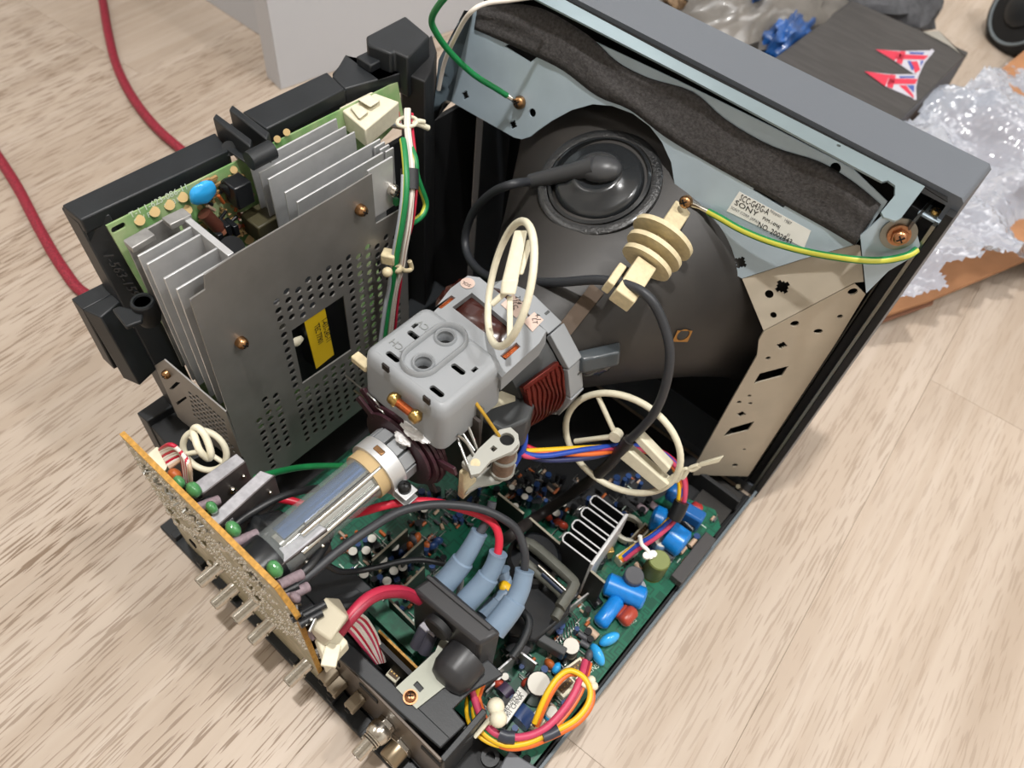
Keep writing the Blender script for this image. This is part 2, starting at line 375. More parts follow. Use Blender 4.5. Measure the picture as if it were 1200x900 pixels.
# ------------------------------------------------------------------ things lying behind the monitor
bk = mat('black_printed_carton', '#3b3939', .5, var=.25, scale=25, aniso=(1, 8, 1), bump=.02)
ct = thing('carton', 'black printed carton with two small flags, lying behind the grey bezel', 'box', (-.03, .54, 0))
obj('carton_body', MB().b2((-.115, .40, 0), (.05, .69, .098)), bk, ct, .002)
Pl = Plane((0, 0, .0985), (1, 0, 0), (0, 1, 0))
fw = mat('flag_white', '#b4b3bd', .5); fr = mat('flag_red', '#c22a44', .5); fb = mat('flag_blue', '#3d4f96', .5)
def pxc(L): return [(800 + a / 3, b / 3) for a, b in L]
def flat(name, L, z, m, par, t=.0003): return obj(name, MB().prism([onz(u, v, z) for u, v in pxc(L)], (0, 0, t)), m, par, 0, 0)
flat('flag', [(678, 175), (770, 180), (872, 178), (850, 215), (815, 262), (745, 215)], .0984, fw, ct)
flat('flag', [(640, 252), (735, 262), (826, 262), (815, 300), (815, 348), (715, 305)], .0984, fw, ct)
for L in ([(678, 174), (765, 182), (745, 214)], [(750, 190), (865, 196), (850, 210), (748, 208)], [(765, 180), (785, 181), (770, 228), (750, 218)], [(800, 216), (825, 216), (835, 246), (818, 258)],
          [(640, 251), (728, 264), (712, 304)], [(725, 276), (826, 278), (818, 296), (718, 296)], [(728, 262), (750, 265), (738, 312), (718, 305)], [(760, 300), (785, 300), (812, 336), (812, 346)]):
    flat('flag_stripe', L, .0987, fr, ct)
for L in ([(795, 183), (850, 184), (846, 192), (800, 190)], [(790, 215), (800, 214), (814, 240), (806, 250)], [(836, 214), (848, 214), (836, 236)], [(760, 268), (815, 268), (815, 274), (765, 275)], [(788, 300), (814, 300), (813, 326)]):
    flat('flag_corner', L, .0987, fb, ct)
flat('white_arc', [(875, 172), (885, 180), (850, 222), (828, 270), (820, 310), (822, 352), (810, 350), (808, 305), (818, 262), (842, 215)], .0985, fw, ct)
flat('tape_strip', [(845, 112), (900, 108), (975, 188), (1000, 205), (935, 160)], .0985, mat('clear_tape', '#8d8a82', .25), ct)
# brown corrugated flap and bubble wrap
flp = thing('cardboard_box', 'torn brown cardboard box lying under the bubble wrap beside the bezel', 'box', (.35, .45, 0))
obj('flap', MB().prism([V((.140, .215, .020)), V((.19, .32, .024)), V((.245, .455, .030)), V((.42, .62, .06)), V((.75, .70, .07)), V((.75, 1.2, .04)), V((.10, 1.0, .04)), V((.045, .35, .03))], (0, 0, .004)), card, flp, 0, 0)
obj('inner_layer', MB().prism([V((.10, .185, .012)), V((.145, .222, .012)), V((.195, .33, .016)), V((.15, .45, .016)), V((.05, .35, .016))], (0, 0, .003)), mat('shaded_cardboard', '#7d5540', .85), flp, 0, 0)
obj('raised_flap', MB().prism([V((.21, .50, .10)), V((.30, .55, .11)), V((.36, .70, .12)), V((.24, .68, .11))], (0, .01, .004)), card, flp, 0, 0)
def bubble_mat():
    m = bpy.data.materials.new('bubble_film'); m.use_nodes = True; b = m.node_tree.nodes['Principled BSDF']
    b.inputs['Base Color'].default_value = srgb('#aeb5c2'); b.inputs['Roughness'].default_value = .17; b.inputs['Transmission Weight'].default_value = .22; b.inputs['IOR'].default_value = 1.3
    b.inputs['Alpha'].default_value = .80; b.inputs['Coat Weight'].default_value = .5; b.inputs['Coat Roughness'].default_value = .06; return m
from mathutils import noise as NZ
mb = MB(); nx, ny = 150, 215; idx = {}
def wrapz(x, y):
    b = .075 + .07 * NZ.noise(V((x * 5, y * 5, 1))) + .035 * NZ.noise(V((x * 14, y * 14, 4))) + .009 * abs(NZ.noise(V((x * 30, y * 30, 9))))
    edge = (x - .075) - (y - .10) * .42
    sx = .0105; r = int((y + .004 * NZ.noise(V((x * 9, y * 9, 2)))) / (sx * .866)); xx = (x + (r % 2) * sx / 2) % sx - sx / 2; yy = y % (sx * .866) - sx * .433
    d = hypot(xx, yy) / (sx * .46)
    return b + (.0038 * math.sqrt(max(0, 1 - d * d)) if d < 1 else 0) + min(0, .03 - max(0, edge) * .35)
for i in range(nx):
    for j in range(ny):
        x = .03 + i * .0036; y = .06 + j * .0036
        lim = .160 + (y - .2) * .43 + .018 * NZ.noise(V((y * 22, 0, 3))) + .012 * NZ.noise(V((y * 60, 5, 3)))
        if y < .20: lim = .150 - (0.2 - y) * .1
        if y > .47: lim += (y - .47) * 1.3
        hole = hypot((x - .275) / .05, (y - .62) / .05)
        lo = .045 + .03 * NZ.noise(V((y * 14, 3, 8)))
        if y > .60 + max(0, x - .045) * 6 + .02 * NZ.noise(V((x * 30, 2, 2))): continue
        if x < lim and x > lo and hole > 1: idx[i, j] = len(mb.v); mb.v.append(V((x, y, wrapz(x, y))))
for (i, j) in list(idx):
    q = [(i, j), (i + 1, j), (i + 1, j + 1), (i, j + 1)]
    if all(k in idx for k in q): mb.face([idx[k] for k in q])
tag(obj('bubble_wrap', mb, bubble_mat(), None, 0, 50), 'crumpled sheet of clear bubble wrap heaped behind the right corner of the bezel', 'bubble wrap')
# plastic bag with blue things
bagm = mat('smoky_plastic_bag', '#6c6863', .32, var=.4, scale=16, coat=.2); bgb = mat('blue_bag_print', '#1f4f8e', .3, var=.4, scale=40, coat=.4)
def lump(c, r, amp, seed, n=40, m=26, fr_=3.0, R=None):
    mb = MB(); mb.ball((0, 0, 0), (1, 1, 1), None, n, m)
    for k, p in enumerate(mb.v):
        q = p.normalized(); d = 1 + amp * NZ.noise(q * fr_ + V((seed, 0, 0))) + amp * .8 * abs(NZ.noise(q * fr_ * 3 + V((0, seed, 0))))
        p2 = V((q.x * r[0] * d, q.y * r[1] * d, q.z * r[2] * d)); mb.v[k] = V(c) + (R @ p2 if R else p2)
    return mb
bg = thing('plastic_bag', 'crumpled smoky plastic bag with blue print behind the top of the bezel', 'bag', (-.2, .60, 0))
obj('bag_film', lump((-.215, .60, .06), (.105, .16, .06), .35, 1), bagm, bg, 0, 60)
obj('blue_print', lump((-.205, .60, .10), (.03, .055, .03), .4, 5), bgb, bg, 0, 60)
obj('blue_print', lump((-.135, .55, .085), (.02, .05, .025), .4, 8), bgb, bg, 0, 60)
obj('brown_contents', lump((-.245, .53, .09), (.05, .04, .03), .4, 11), mat('tan_contents', '#a58a6c', .5, var=.3, scale=60), bg, 0, 60)
tag(obj('dark_cloth_bag', lump((-.16, .80, .06), (.12, .12, .07), .25, 21), mat('charcoal_fabric', '#4b4c50', .7, var=.3, scale=90)), 'charcoal fabric bag lying behind the plastic bag at the top edge', 'bag')
wh = thing('caster_wheel', 'black chair caster wheel at the top right corner above the bubble wrap', 'wheel', (.115, .83, 0))
wc = at(1210, 14, 1.17); wa = (V((-.5, -.75, .35))).normalized()
obj('tyre', MB().lathe([(-.02, .045), (-.018, .058), (-.008, .064), (.008, .064), (.018, .058), (.02, .045)], wc, wa, 40), blackm, wh, 0, 60)
obj('rim', MB().lathe([(.0185, .054), (.021, .053), (.021, .050), (.0185, .049)], wc, wa, 40), mat('grey_rim', '#7a8388', .4), wh, 0, 60)
obj('hub', MB().lathe([(0, .03), (.024, .028), (.03, .018), (.03, .0)], wc, wa, 24), black, wh, 0, 40)
# ------------------------------------------------------------------ front bezel of the monitor
bz = thing('monitor_bezel', 'grey plastic front bezel of the opened monitor, standing on the floor', 'monitor bezel', (0, .03, 0))
out = [(-.173, .001), (.173, .001), (.173, .3325), (.1705, .335), (-.1705, .335), (-.173, .3325)]
inn = [(-.166, .012), (.166, .012), (.166, .327), (-.166, .327)]
plate('bezel_shell', out, [inn], .0425, (0, .0255, 0), (1, 0, 0), (0, 0, 1), bezel_m, bz, .001)
plate('bezel_face', [(x * .955, .1675 + (z - .1675) * .95) for x, z in out], [[(-.142, .07), (.142, .07), (.142, .30), (-.142, .30)]], .006, (0, .0437, 0), (1, 0, 0), (0, 0, 1), bezel_m, bz, .0015)
Tp = Plane((0, 0, .334), (1, 0, 0), (0, 1, 0))
L = pxc([(-700, -150), (0, 225), (850, 658), (765, 770), (745, 779), (705, 766), (696, 748), (744, 690), (745, 655), (720, 637), (700, 642), (0, 266), (-700, -95)])
Tp.plate('top_rail', Tp.pxs(L), [circ2(Tp.px(800 + 547 / 3, 515 / 3), .0012, 8)], .0012, mat('dull_rail_steel', '#93a4ab', .38, .8, var=.06, scale=40), bz)
L2 = pxc([(-700, -168), (0, 207), (930, 690), (930, 712), (850, 662), (0, 228), (-700, -147)])
obj('gap_shade_strip', MB().prism([onz(u, v, .3315) for u, v in L2], (0, 0, .0005)), dark, bz)  # black strip painting the shaded gap along the top rail
# right edge rail (steel lip inside the bezel wall)
obj('side_lip', MB().b2((.1662, -.004, .013), (.1682, .0005, .318)), mat('rail_edge_steel', '#8f9088', .35, 1.0), bz)
obj('side_channel', MB().b2((.160, .006, .014), (.1655, .010, .32)), blackm, bz)
obj('side_wall_strip', MB().b2((.1688, -.003, .012), (.1732, .004, .327)), blackm, bz)
obj('rib', MB().b2((.1585, -.001, .02), (.1592, .006, .30)), mat('rail_rib', '#54524c', .4, .8), bz)
def screw(name, p, n, r, h, m, parent, slot=True, washer=None, hexh=False):
    n = V(n).normalized(); u = n.orthogonal().normalized(); p = V(p)
    mb = MB()
    if washer: mb.cyl(p, p + n * h * .2, washer, n=20)
    if hexh: mb.cyl(p, p + n * h * .75, r * 1.15, n=6); mb.lathe([(0, r * 1.5), (h * .25, r * 1.5), (h * .3, r * 1.2)], p, n, 20)
    mb.lathe([(0, r), (h * .55, r), (h * .85, r * .8), (h, r * .4)], p, n, 16)
    o = obj(name, mb, m, parent, 0, 40)
    if slot:
        w = n.cross(u); R = Matrix((u, w, n)).transposed(); mb = MB()
        mb.box(p + n * (h * .93), (r * 1.1, r * .22, h * .22), R); mb.box(p + n * (h * .93), (r * .22, r * 1.1, h * .22), R)
        obj('cross_slot', mb, dark, o, 0, 0)
    return o
p = onz(1096, 250, .318)
obj('screw_tab', MB().box(p - V((0, 0, .001)), (.015, .012, .002)), steel, bz, .0005)
screw('screw', p, (0, -.3, 1), .0028, .003, brass, bz)
obj('corner_block', MB().b2((.150, .003, .300), (.166, .028, .318)), blackm, bz)
obj('rail_web', MB().box(onz(1080, 250, .316), (.0015, .03, .006)), mat('dull_rail', '#5c5c5a', .4, .8), bz)
p = ony(1053, 274, .004)
# ------------------------------------------------------------------ picture tube
tb = thing('picture_tube', 'black coated cathode ray tube seen from behind, neck towards the camera', 'picture tube', (0, -.1, .06))
AX = V((0, 0, .185))
def sq(a, b, e, y, n=64):
    out = []
    for i in range(n):
        t = 2 * pi * i / n; c, s_ = cos(t), sin(t)
        out.append(V((a * math.copysign(abs(c) ** (2 / e), c), y, .185 + b * math.copysign(abs(s_) ** (2 / e), s_))))
    return out
prof = [(-.215, .013, .013, 2), (-.2, .017, .017, 2), (-.18, .023, .023, 2), (-.15, .034, .033, 2), (-.12, .050, .046, 2.1), (-.09, .068, .058, 2.2), (-.06, .086, .070, 2.3), (-.03, .105, .082, 2.5), (0, .124, .094, 2.9), (.018, .136, .102, 3.3), (.030, .145, .109, 4.0), (.040, .147, .111, 4.5)]
funnel = mat('aquadag_coating', '#2e2b28', .5, var=.22, scale=18, bump=.04, bscale=250, col2='#211f1e')
obj('funnel', MB().rings([sq(a, b, e, y) for y, a, b, e in prof]), funnel, tb, 0, 50)
def fy(x, z):   # funnel surface y at x, z
    lo, hi = -.215, .04
    for k in range(len(prof) - 1):
        pass
    def inside(y):
        for (y0, a0, b0, e0), (y1, a1, b1, e1) in zip(prof, prof[1:]):
            if y0 <= y <= y1:
                t = (y - y0) / (y1 - y0); a, b, e = a0 + (a1 - a0) * t, b0 + (b1 - b0) * t, e0 + (e1 - e0) * t
                return (abs(x) / a) ** e + (abs(z - .185) / b) ** e < 1
        return False
    for _ in range(40):
        m_ = (lo + hi) / 2
        if inside(m_): hi = m_
        else: lo = m_
    return (lo + hi) / 2
def onf(u, v, off=0.0):   # pixel to funnel surface
    a, b = .25, .9
    r = ray(u, v).normalized()
    for k in range(400):
        p = CAMC + r * (.25 + k * .0015)
        if abs(p.x) < .146 and abs(p.z - .185) < .110 and p.y > fy(p.x, p.z): return p - r * off
    return None
def fn(p):
    e = .002; x, z = p[0], p[2]
    dx = (fy(x + e, z) - fy(x - e, z)) / (2 * e); dz = (fy(x, z + e) - fy(x, z - e)) / (2 * e)
    return V((dx, -1, dz)).normalized()
# anode cup
ac = onf(702, 212) or V((-.03, -.045, .26)); an = fn(ac)
glossy = mat('glossy_silicone_rubber', '#26282a', .22, bump=.05, scale=120, coat=.3); seal = mat('silicone_ring', '#202122', .3, bump=.6, scale=500, coat=.4)
obj('sealant_ring', MB().lathe([(-.016, .0420), (.0005, .0418), (.0016, .0395), (.001, .0355), (-.012, .035)], ac, an, 48), seal, tb, 0, 60)
obj('sealant_ring', MB().lathe([(-.012, .035), (.0016, .0345), (.0026, .0325), (-.012, .0305)], ac, an, 48), glossy, tb, 0, 60)
obj('gap_shade_sheet', MB().b2((-.1645, .0401, .014), (.1645, .0406, .325)), blackm, tb)  # black sheet added so the gaps round the tube stay dark
# band, wedges, sticker
band = mat('dull_steel_band', '#5b4f45', .5, .6, var=.15, scale=60)
A, B = onf(655, 395, .001), onf(700, 338, .001)
if A and B:
    d = (B - A).normalized(); n_ = fn((A + B) / 2); w_ = d.cross(n_).normalized()
    obj('grounding_strap', MB().hexa([q + n_ * h for h in (0, .0012) for q in (A - w_ * .005, A + w_ * .005, B + w_ * .005, B - w_ * .005)]), band, tb)
wedge = mat('grey_rubber_wedge', '#3c4246', .3, bump=.1, scale=200, coat=.2)
for (u, v, s_, up_) in ((697, 415, 1.3, 0), (512, 305, 1.2, 1)):
    p = onf(u, v) or V((0, -.1, .2)); n_ = fn(p); t_ = n_.cross(V((0, 0, 1))).normalized(); w_ = n_.cross(t_)
    R = Matrix((t_, w_, n_)).transposed()
    o = obj('yoke_wedge', MB().box(p + n_ * .006, (.026 * s_, .011 * s_, .009), R, .75), wedge, tb, .0015)
    obj('adhesive_blob', lump(p + n_ * .002 + w_ * .007, (.009 * s_, .008, .005), .3, 3 + u, 18, 10, 2.0, R), glossy, o, 0, 60)
p = onf(799, 393, .0002); n_ = fn(p); t_ = V((1, 0, .05)); t_ = (t_ - n_ * t_.dot(n_)).normalized(); w_ = n_.cross(t_) * -1
plq = plate('tape_patch', [(-.006, -.0045), (.006, -.0045), (.006, .0045), (-.006, .0045)], [circ2((0, -.001), .0046, 20)], .0003, p + n_ * .001, t_, w_, mat('amber_tape', '#8c5f26', .5), tb)
obj('round_pad', MB().lathe([(0, .0042), (.0008, .0042), (.001, .0038)], p - w_ * .001, n_, 20), mat('dark_pad', '#2b2a29', .5), tb)
# neck glass, gun, base
def clear(name, col, rough=.03, alpha=.25):
    m = bpy.data.materials.new(name); m.use_nodes = True; b = m.node_tree.nodes['Principled BSDF']; b.inputs['Base Color'].default_value = srgb(col); b.inputs['Roughness'].default_value = rough; b.inputs['Alpha'].default_value = alpha; b.inputs['Specular IOR Level'].default_value = .6; return m
obj('neck_glass', MB().cyl((0, -.356, .185), (0, -.2, .185), .0142, n=32, caps=False), clear('neck_glass_clear', '#aab2b2'), tb, 0, 60)
gun = mat('polished_gun_metal', '#c4c4c0', .10, 1.0, var=.15, scale=90, aniso=(1, .1, 1))
obj('electron_gun', MB().lathe([(0, .004), (.004, .010), (.02, .0108), (.021, .0118), (.085, .0118), (.086, .0125), (.10, .0125)], (0, -.345, .185), (0, 1, 0), 32), gun, tb, 0, 30)
bl = mat('painted_blue_reflection', '#3f6cb0', .14, .85, var=.2, scale=60); mbb = MB()  # metallic blue strip painted in for a reflection on the neck
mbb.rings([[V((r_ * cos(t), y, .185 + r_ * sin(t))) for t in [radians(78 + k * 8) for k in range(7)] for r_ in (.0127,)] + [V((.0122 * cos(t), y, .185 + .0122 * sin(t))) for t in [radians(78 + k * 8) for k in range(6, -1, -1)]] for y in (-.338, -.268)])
obj('blue_reflection_strip', mbb, bl, tb, 0, 40)
obj('glass_rod', MB().cyl((.0065, -.33, .1965), (.0065, -.268, .1965), .0022, n=12), gun, tb, 0, 60)
obj('glass_rod', MB().cyl((.0118, -.335, .190), (.0118, -.268, .190), .0022, n=12), gun, tb, 0, 60)
obj('tan_tape_collar', MB().lathe([(0, .0142), (0, .0152), (.007, .0152), (.007, .0142)], (0, -.2795, .185), (0, 1, 0), 36), mat('tan_paper_tape', '#b39b72', .7), tb, 0, 40)
obj('neck_base', MB().lathe([(0, .011), (.006, .0145), (.013, .0145), (.016, .012)], (0, -.359, .185), (0, 1, 0), 24), blackm, tb, 0, 40)
# convergence assembly on the neck
nk = thing('convergence_magnet_assembly', 'maroon convergence rings and grey clamp round the neck of the tube', 'magnet assembly', (0, -.24, .16))
cl = obj('clamp_band', MB().lathe([(0, .0165), (0, .0178), (.010, .0178), (.010, .0165)], (0, -.2725, .185), (0, 1, 0), 40), alu, nk, 0, 40)
obj('clamp_slot', MB().box((.001, -.2675, .2030), (.007, .0035, .0012)), bronze, cl, .0005)
ca = ony(474, 570, -.2675); ear = Matrix.Rotation(radians(0), 3, 'Y')
obj('clamp_ear', MB().b2((ca.x - .007, -.2725, ca.z - .012), (ca.x + .006, -.2625, ca.z - .0108)), alu, nk, .0004)
obj('clamp_ear', MB().b2((ca.x - .007, -.2725, ca.z - .004), (ca.x + .006, -.2625, ca.z - .003)), alu, nk, .0004)
obj('clamp_ear_web', MB().b2((min(.0165, ca.x - .006), -.2725, ca.z - .012), (min(.0165, ca.x - .006) + .0012, -.2625, .186)), alu, nk, .0004)
screw('clamp_screw', (ca.x, -.2675, ca.z - .004), (0, 0, 1), .004, .007, mat('black_screw', '#2a2b2c', .35, .6), nk)
mbs = MB()
for k in range(10):
    a = 2 * pi * k / 10; mbs.hexa([V((r_ * cos(a + da), y, .185 + r_ * sin(a + da))) for y in (-.262, -.2535) for r_, da in ((.0145, -.26), (.0175, -.26), (.0175, .26), (.0145, .26))])
obj('segmented_collar', mbs, yoke_m, nk, .0004)
for k, (y, r_) in enumerate(((-.2520, .0265), (-.2490, .0295), (-.2460, .0305), (-.2430, .0300), (-.2400, .0290))):
    mbq = MB(); prof_ = []
    for i in range(28):
        a = 2 * pi * i / 28; rr = r_ * (1 + .02 * sin(3 * a + k)); prof_.append((rr * cos(a), rr * sin(a)))
    if k in (0, 2):
        ta = radians(150 + 12 * k); prof_ += []
    o = plate('magnet_ring', prof_, [circ2((0, 0), .0146, 24)], .0020, (0, y, .185), (1, 0, 0), (0, 0, 1), maroon, nk, .0003)
    ta = radians((148, 140, 20, -60, 165)[k]); c_, s_ = cos(ta), sin(ta); Rm = Matrix.Rotation(-ta, 3, 'Y')
    obj('adjusting_tab', MB().box(V((c_ * (r_ + .005), y, .185 + s_ * (r_ + .005))), (.016, .0022, .006), Rm), maroon, o, .0004)
obj('white_lacquer', lump((.012, -.2470, .2130), (.010, .006, .0025), .35, 2), mat('white_lacquer', '#d9d9d9', .4), nk, 0, 60)
obj('white_lacquer', lump((.006, -.2535, .2055), (.0055, .0035, .0025), .3, 6), mat('white_lacquer', '#d9d9d9', .4), nk, 0, 60)
brd = mat('dark_phenolic_board', '#3b3430', .5, var=.2, scale=60)
plate('carrier_board', [(-.036, -.05), (.034, -.05), (.040, -.02), (.036, .03), (-.034, .03), (-.040, -.01)], [circ2((0, 0), .020, 30)], .002, (0, -.2215, .190), (1, 0, 0), (0, 0, 1), brd, nk)
obj('carrier_plate', MB().b2((-.040, -.2195, .135), (.034, -.216, .226)), mat('grey_phenolic_board', '#57544d', .5, var=.2, scale=60), nk, .0006)
cA, cB = ony(462, 468, -.252), ony(487, 488, -.252)
cc = obj('copper_choke', MB().cyl(cA, cB, .0026, n=14), copperb, nk, 0, 60)
d_ = (cB - cA).normalized()
for q in (cA, cB): obj('brass_end', lump(q, (.0038, .0038, .004), .25, 4, 14, 8), brass, cc, 0, 50)
for k in range(3): obj('wire_loop', MB().tube(spline([ony(405 + 10 * k, 440 + 18 * k, -.245), ony(440 + 8 * k, 470 + 12 * k, -.25), ony(452 + 8 * k, 490 + 8 * k, -.245)]), .0006, 6), mat('tinned_wire', '#a9a9a5', .3, 1.0), nk, 0, 60)
# bobbin unit hanging on the right of the neck
bo = thing('focus_coil_bobbin', 'small grey bobbin unit with two wound coils beside the tube neck', 'coil', (.05, -.21, .12))
bt = .205; q0 = onz(594, 518, bt)
Lx = [(548, 546), (560, 528), (577, 512), (585, 505), (598, 502), (607, 510), (608, 521), (600, 530), (575, 541), (562, 556), (552, 558)]
Pz = Plane((0, 0, bt), (1, 0, 0), (0, 1, 0))
Pz.plate('top_plate', Pz.pxs(Lx), [circ2(Pz.px(594, 516), .0044, 20), [Pz.px(*q) for q in ((574, 527), (578, 523), (583, 527), (578, 531))]], .0026, mat('grey_bobbin', '#a3a39c', .45), bo, 0, .0005)
bc = onz(594, 516, bt)
for k, (z0, z1) in enumerate(((-.016, -.002), (-.033, -.019))):
    obj('winding', MB().cyl(bc + V((0, 0, z0)), bc + V((0, 0, z1)), .0068, n=22), mat('tan_winding', '#7c6656', .5, var=.2, scale=500), bo, 0, 50)
for z0 in (-.0175, -.004, -.0335): obj('flange', MB().cyl(bc + V((0, 0, z0 - .001)), bc + V((0, 0, z0 + .001)), .0078, n=22), mat('grey_bobbin', '#a3a39c'), bo, 0, 50)
Pb = Plane((0, 0, bt - .037), (1, 0, 0), (0, 1, 0))
Pb.plate('bottom_plate', Pb.pxs([(560, 571), (585, 566), (602, 556), (605, 545), (590, 540), (560, 555), (545, 580)]), [], .002, mat('grey_bobbin', '#a3a39c'), bo, 0, .0005)
obj('arm', MB().box(onz(556, 545, bt - .004), (.012, .010, .006)), mat('grey_bobbin', '#a3a39c'), bo, .001)
obj('hole_shade', MB().cyl(bc + V((0, 0, -.0025)), bc + V((0, 0, -.0015)), .0046, n=16), dark, bo)  # black disc standing in for the shade inside the hole
obj('arm_knuckle', MB().cyl(onz(557, 543, bt - .012), onz(557, 543, bt + .002), .0028, n=16), creamd, bo, 0, 40)
obj('bracket', MB().box(onz(548, 562, bt - .03), (.005, .012, .03)), creamd, bo, .001)
for k, Lw in enumerate((((532, 492), (535, 510), (548, 545), (553, 560)), ((538, 490), (541, 505), (556, 528)), ((545, 490), (552, 508), (560, 528)), ((536, 510), (546, 518), (556, 535)))):
    obj('steel_wire', MB().tube(spline([onz(u, v, bt + .012 - .006 * i) for i, (u, v) in enumerate(Lw)]), .0009, 6), mat('tinned_wire', '#a9a9a5'), bo, 0, 60)
obj('yellow_lead', MB().tube(spline(pts([(556, 470, 'z', .232), (567, 485, 'z', .225), (576, 498, 'z', .215), (585, 511, 'z', .206)])), .0011, 8), mat('ochre_wire', '#b08a2a', .45), bo, 0, 60)
obj('red_lead', MB().tube(spline(pts([(561, 490, 'z', .21), (556, 502, 'z', .205), (557, 515, 'z', .20)])), .0008, 6), wred, bo, 0, 60)
# ------------------------------------------------------------------ deflection yoke
yk = thing('deflection_yoke', 'grey deflection yoke with copper windings clamped behind the tube funnel', 'deflection yoke', (0, -.17, .12))
obj('rear_ring', MB().lathe([(0, .020), (0, .046), (.006, .049), (.010, .049), (.012, .045), (.012, .03)], (0, -.145, .182), (0, 1, 0), 40), yoke_d, yk, 0, 40)
for k in range(12):
    a0 = radians(k * 30 + .5); a1 = a0 + radians(29); am = (a0 + a1) / 2; rr = .0515 if k % 2 else .0505
    obj('ring_segment', MB().hexa([V((r_ * cos(a), y, .182 + r_ * sin(a))) for y in (-.1475, -.134) for r_, a in ((.0455, a0), (rr, a0), (rr, a1), (.0455, a1))]), yoke_m, yk, .0006)
mbc = MB().lathe([(0, .024), (.004, .034), (.02, .039), (.034, .044), (.036, .040), (.03, .03)], (0, -.182, .182), (0, 1, 0), 40)
obj('core', mbc, yoke_d, yk, 0, 40)
def coil(a0, a1, y0, y1, r0, r1, th):
    mb = MB(); R = []
    for k in range(9):
        a = a0 + (a1 - a0) * k / 8; R.append([V((rr * cos(a), y, .182 + rr * sin(a))) for rr, y in ((r0, y0), (r0 + th, y0), (r1 + th, y1), (r1, y1))])
    return mb.rings(R)
for a0, a1 in ((-50, 38), (142, 230)): obj('copper_winding', coil(radians(a0), radians(a1), -.178, -.149, .037, .0425, .004), copper, yk, .0006)
for k in range(9):
    y = -.1765 + k * .0033; r_ = .0414 + k * .00066
    obj('winding_strand', MB().tube([V((r_ * cos(radians(a)), y + .0008 * sin(a * .2 + k), .182 + r_ * sin(radians(a)))) for a in range(-50, 39, 6)], .0011, 6), copper, yk, 0, 60)
# housing block on top
hz = .243; Ph = Plane((0, 0, hz), (1, 0, 0), (0, 1, 0))
hs = [(503, 370), (528, 338), (548, 323), (562, 325), (640, 388), (632, 402), (588, 442), (575, 427)]
wins = [[(530, 360), (553, 343), (607, 388), (594, 401), (585, 403)], [(511, 359), (529, 346), (534, 349), (517, 362)], [(586, 417), (605, 401), (610, 406), (592, 422)]]
hp = Ph.plate('housing_top', Ph.pxs(hs), [Ph.pxs(w) for w in wins], .004, yoke_m, yk, -.002, .0006)
mbh = MB(); outl = [onz(u, v, hz - .0041) for u, v in hs]
cxy = sum(outl, V((0, 0, 0))) / len(outl)
mbh.rings([[q for q in outl], [q + (q - cxy) * .03 + V((0, 0, -.011)) for q in outl]], caps=False)
obj('housing_wall', mbh, yoke_m, yk, 0, 30)
obj('inner_winding', lump(sum([onz(u, v, hz - .014) for u, v in ((530, 362), (553, 345), (607, 390), (588, 405))], V((0, 0, 0))) / 4, (.034, .024, .010), .16, 4, 40, 24, 3.0), mat('dark_brown_enamel', '#3a1812', .25, coat=.6), yk, 0, 60)
for (u, v, u2, v2) in ((513, 361, 531, 348), (589, 419, 608, 404)):
    for k in range(3):
        A_, B_ = onz(u + k * 1.8, v + k * 1.2, hz - .003), onz(u2 + k * 1.8, v2 + k * 1.2, hz - .003)
        obj('copper_strand', MB().cyl(A_, B_, .0011, n=8), copperb, yk, 0, 60)
Rr = MB(); q = onz(548, 332, hz + .0003)
st = obj('round_sticker', MB().cyl(q, q + V((0, 0, .0002)), .0045, n=24), paperp, yk)
text('sticker_print', 'SOL', .0034, q + V((.0028, .0005, .0002)), (-1, -.2, 0), (.2, -1, 0), ink, st)
def quad_label(name, L, z, m, par): return obj(name, MB().prism([onz(u, v, z) for u, v in L], (0, 0, .00025)), m, par, 0, 0)
s1 = quad_label('sticker', [(587, 357), (601, 345), (617, 358), (605, 373)], hz + .0003, paperp, yk)
s2 = quad_label('sticker', [(613, 377), (626, 366), (637, 375), (624, 389)], hz + .0003, paperp, yk)
for s_, (u, v), ls in ((s1, (605, 352), ('2Y4', '1LC', '58')), (s2, (628, 372), ('4-1', 'LT'))):
    for k, t_ in enumerate(ls): text('sticker_print', t_, .0042, onz(u - k * 4, v + k * 4.5, hz + .0006), (.75, -.65, 0), (.65, .75, 0), ink, s_, 'CENTER')
cr = quad_label('cream_patch', [(560, 472), (577, 450), (603, 448), (604, 470), (562, 484)], .195, paperc, yk)
obj('patch_backing', MB().prism([onz(u, v, .194) for u, v in [(556, 488), (560, 470), (577, 448), (612, 440), (628, 470), (620, 492), (590, 505)]], (0, 0, -.03)), yoke_d, yk, .002)
# cover box
Pc = Plane((0, 0, .2485), (1, 0, 0), (0, 1, 0))
o_, uu, vv = onz(442.5, 415, .2485), None, None
c0, c1, c2, c3 = [onz(u, v, .2485) for u, v in ((442.5, 415), (494, 360), (578, 422), (520, 473))]
X0, X1 = (c0.x + c1.x) / 2, (c2.x + c3.x) / 2; Y0, Y1 = (c0.y + c3.y) / 2, (c1.y + c2.y) / 2
def rr_(x0, y0, x1, y1, r, n=4):
    out = []
    for cx, cy, a in ((x1 - r, y0 + r, -pi / 2), (x1 - r, y1 - r, 0), (x0 + r, y1 - r, pi / 2), (x0 + r, y0 + r, pi)):
        out += [(cx + r * cos(a + pi / 2 * k / n), cy + r * sin(a + pi / 2 * k / n)) for k in range(n + 1)]
    return out
def slot2(c, l, w, n=5):
    return rr_(c[0] - l / 2, c[1] - w / 2, c[0] + l / 2, c[1] + w / 2, w * .48, n)
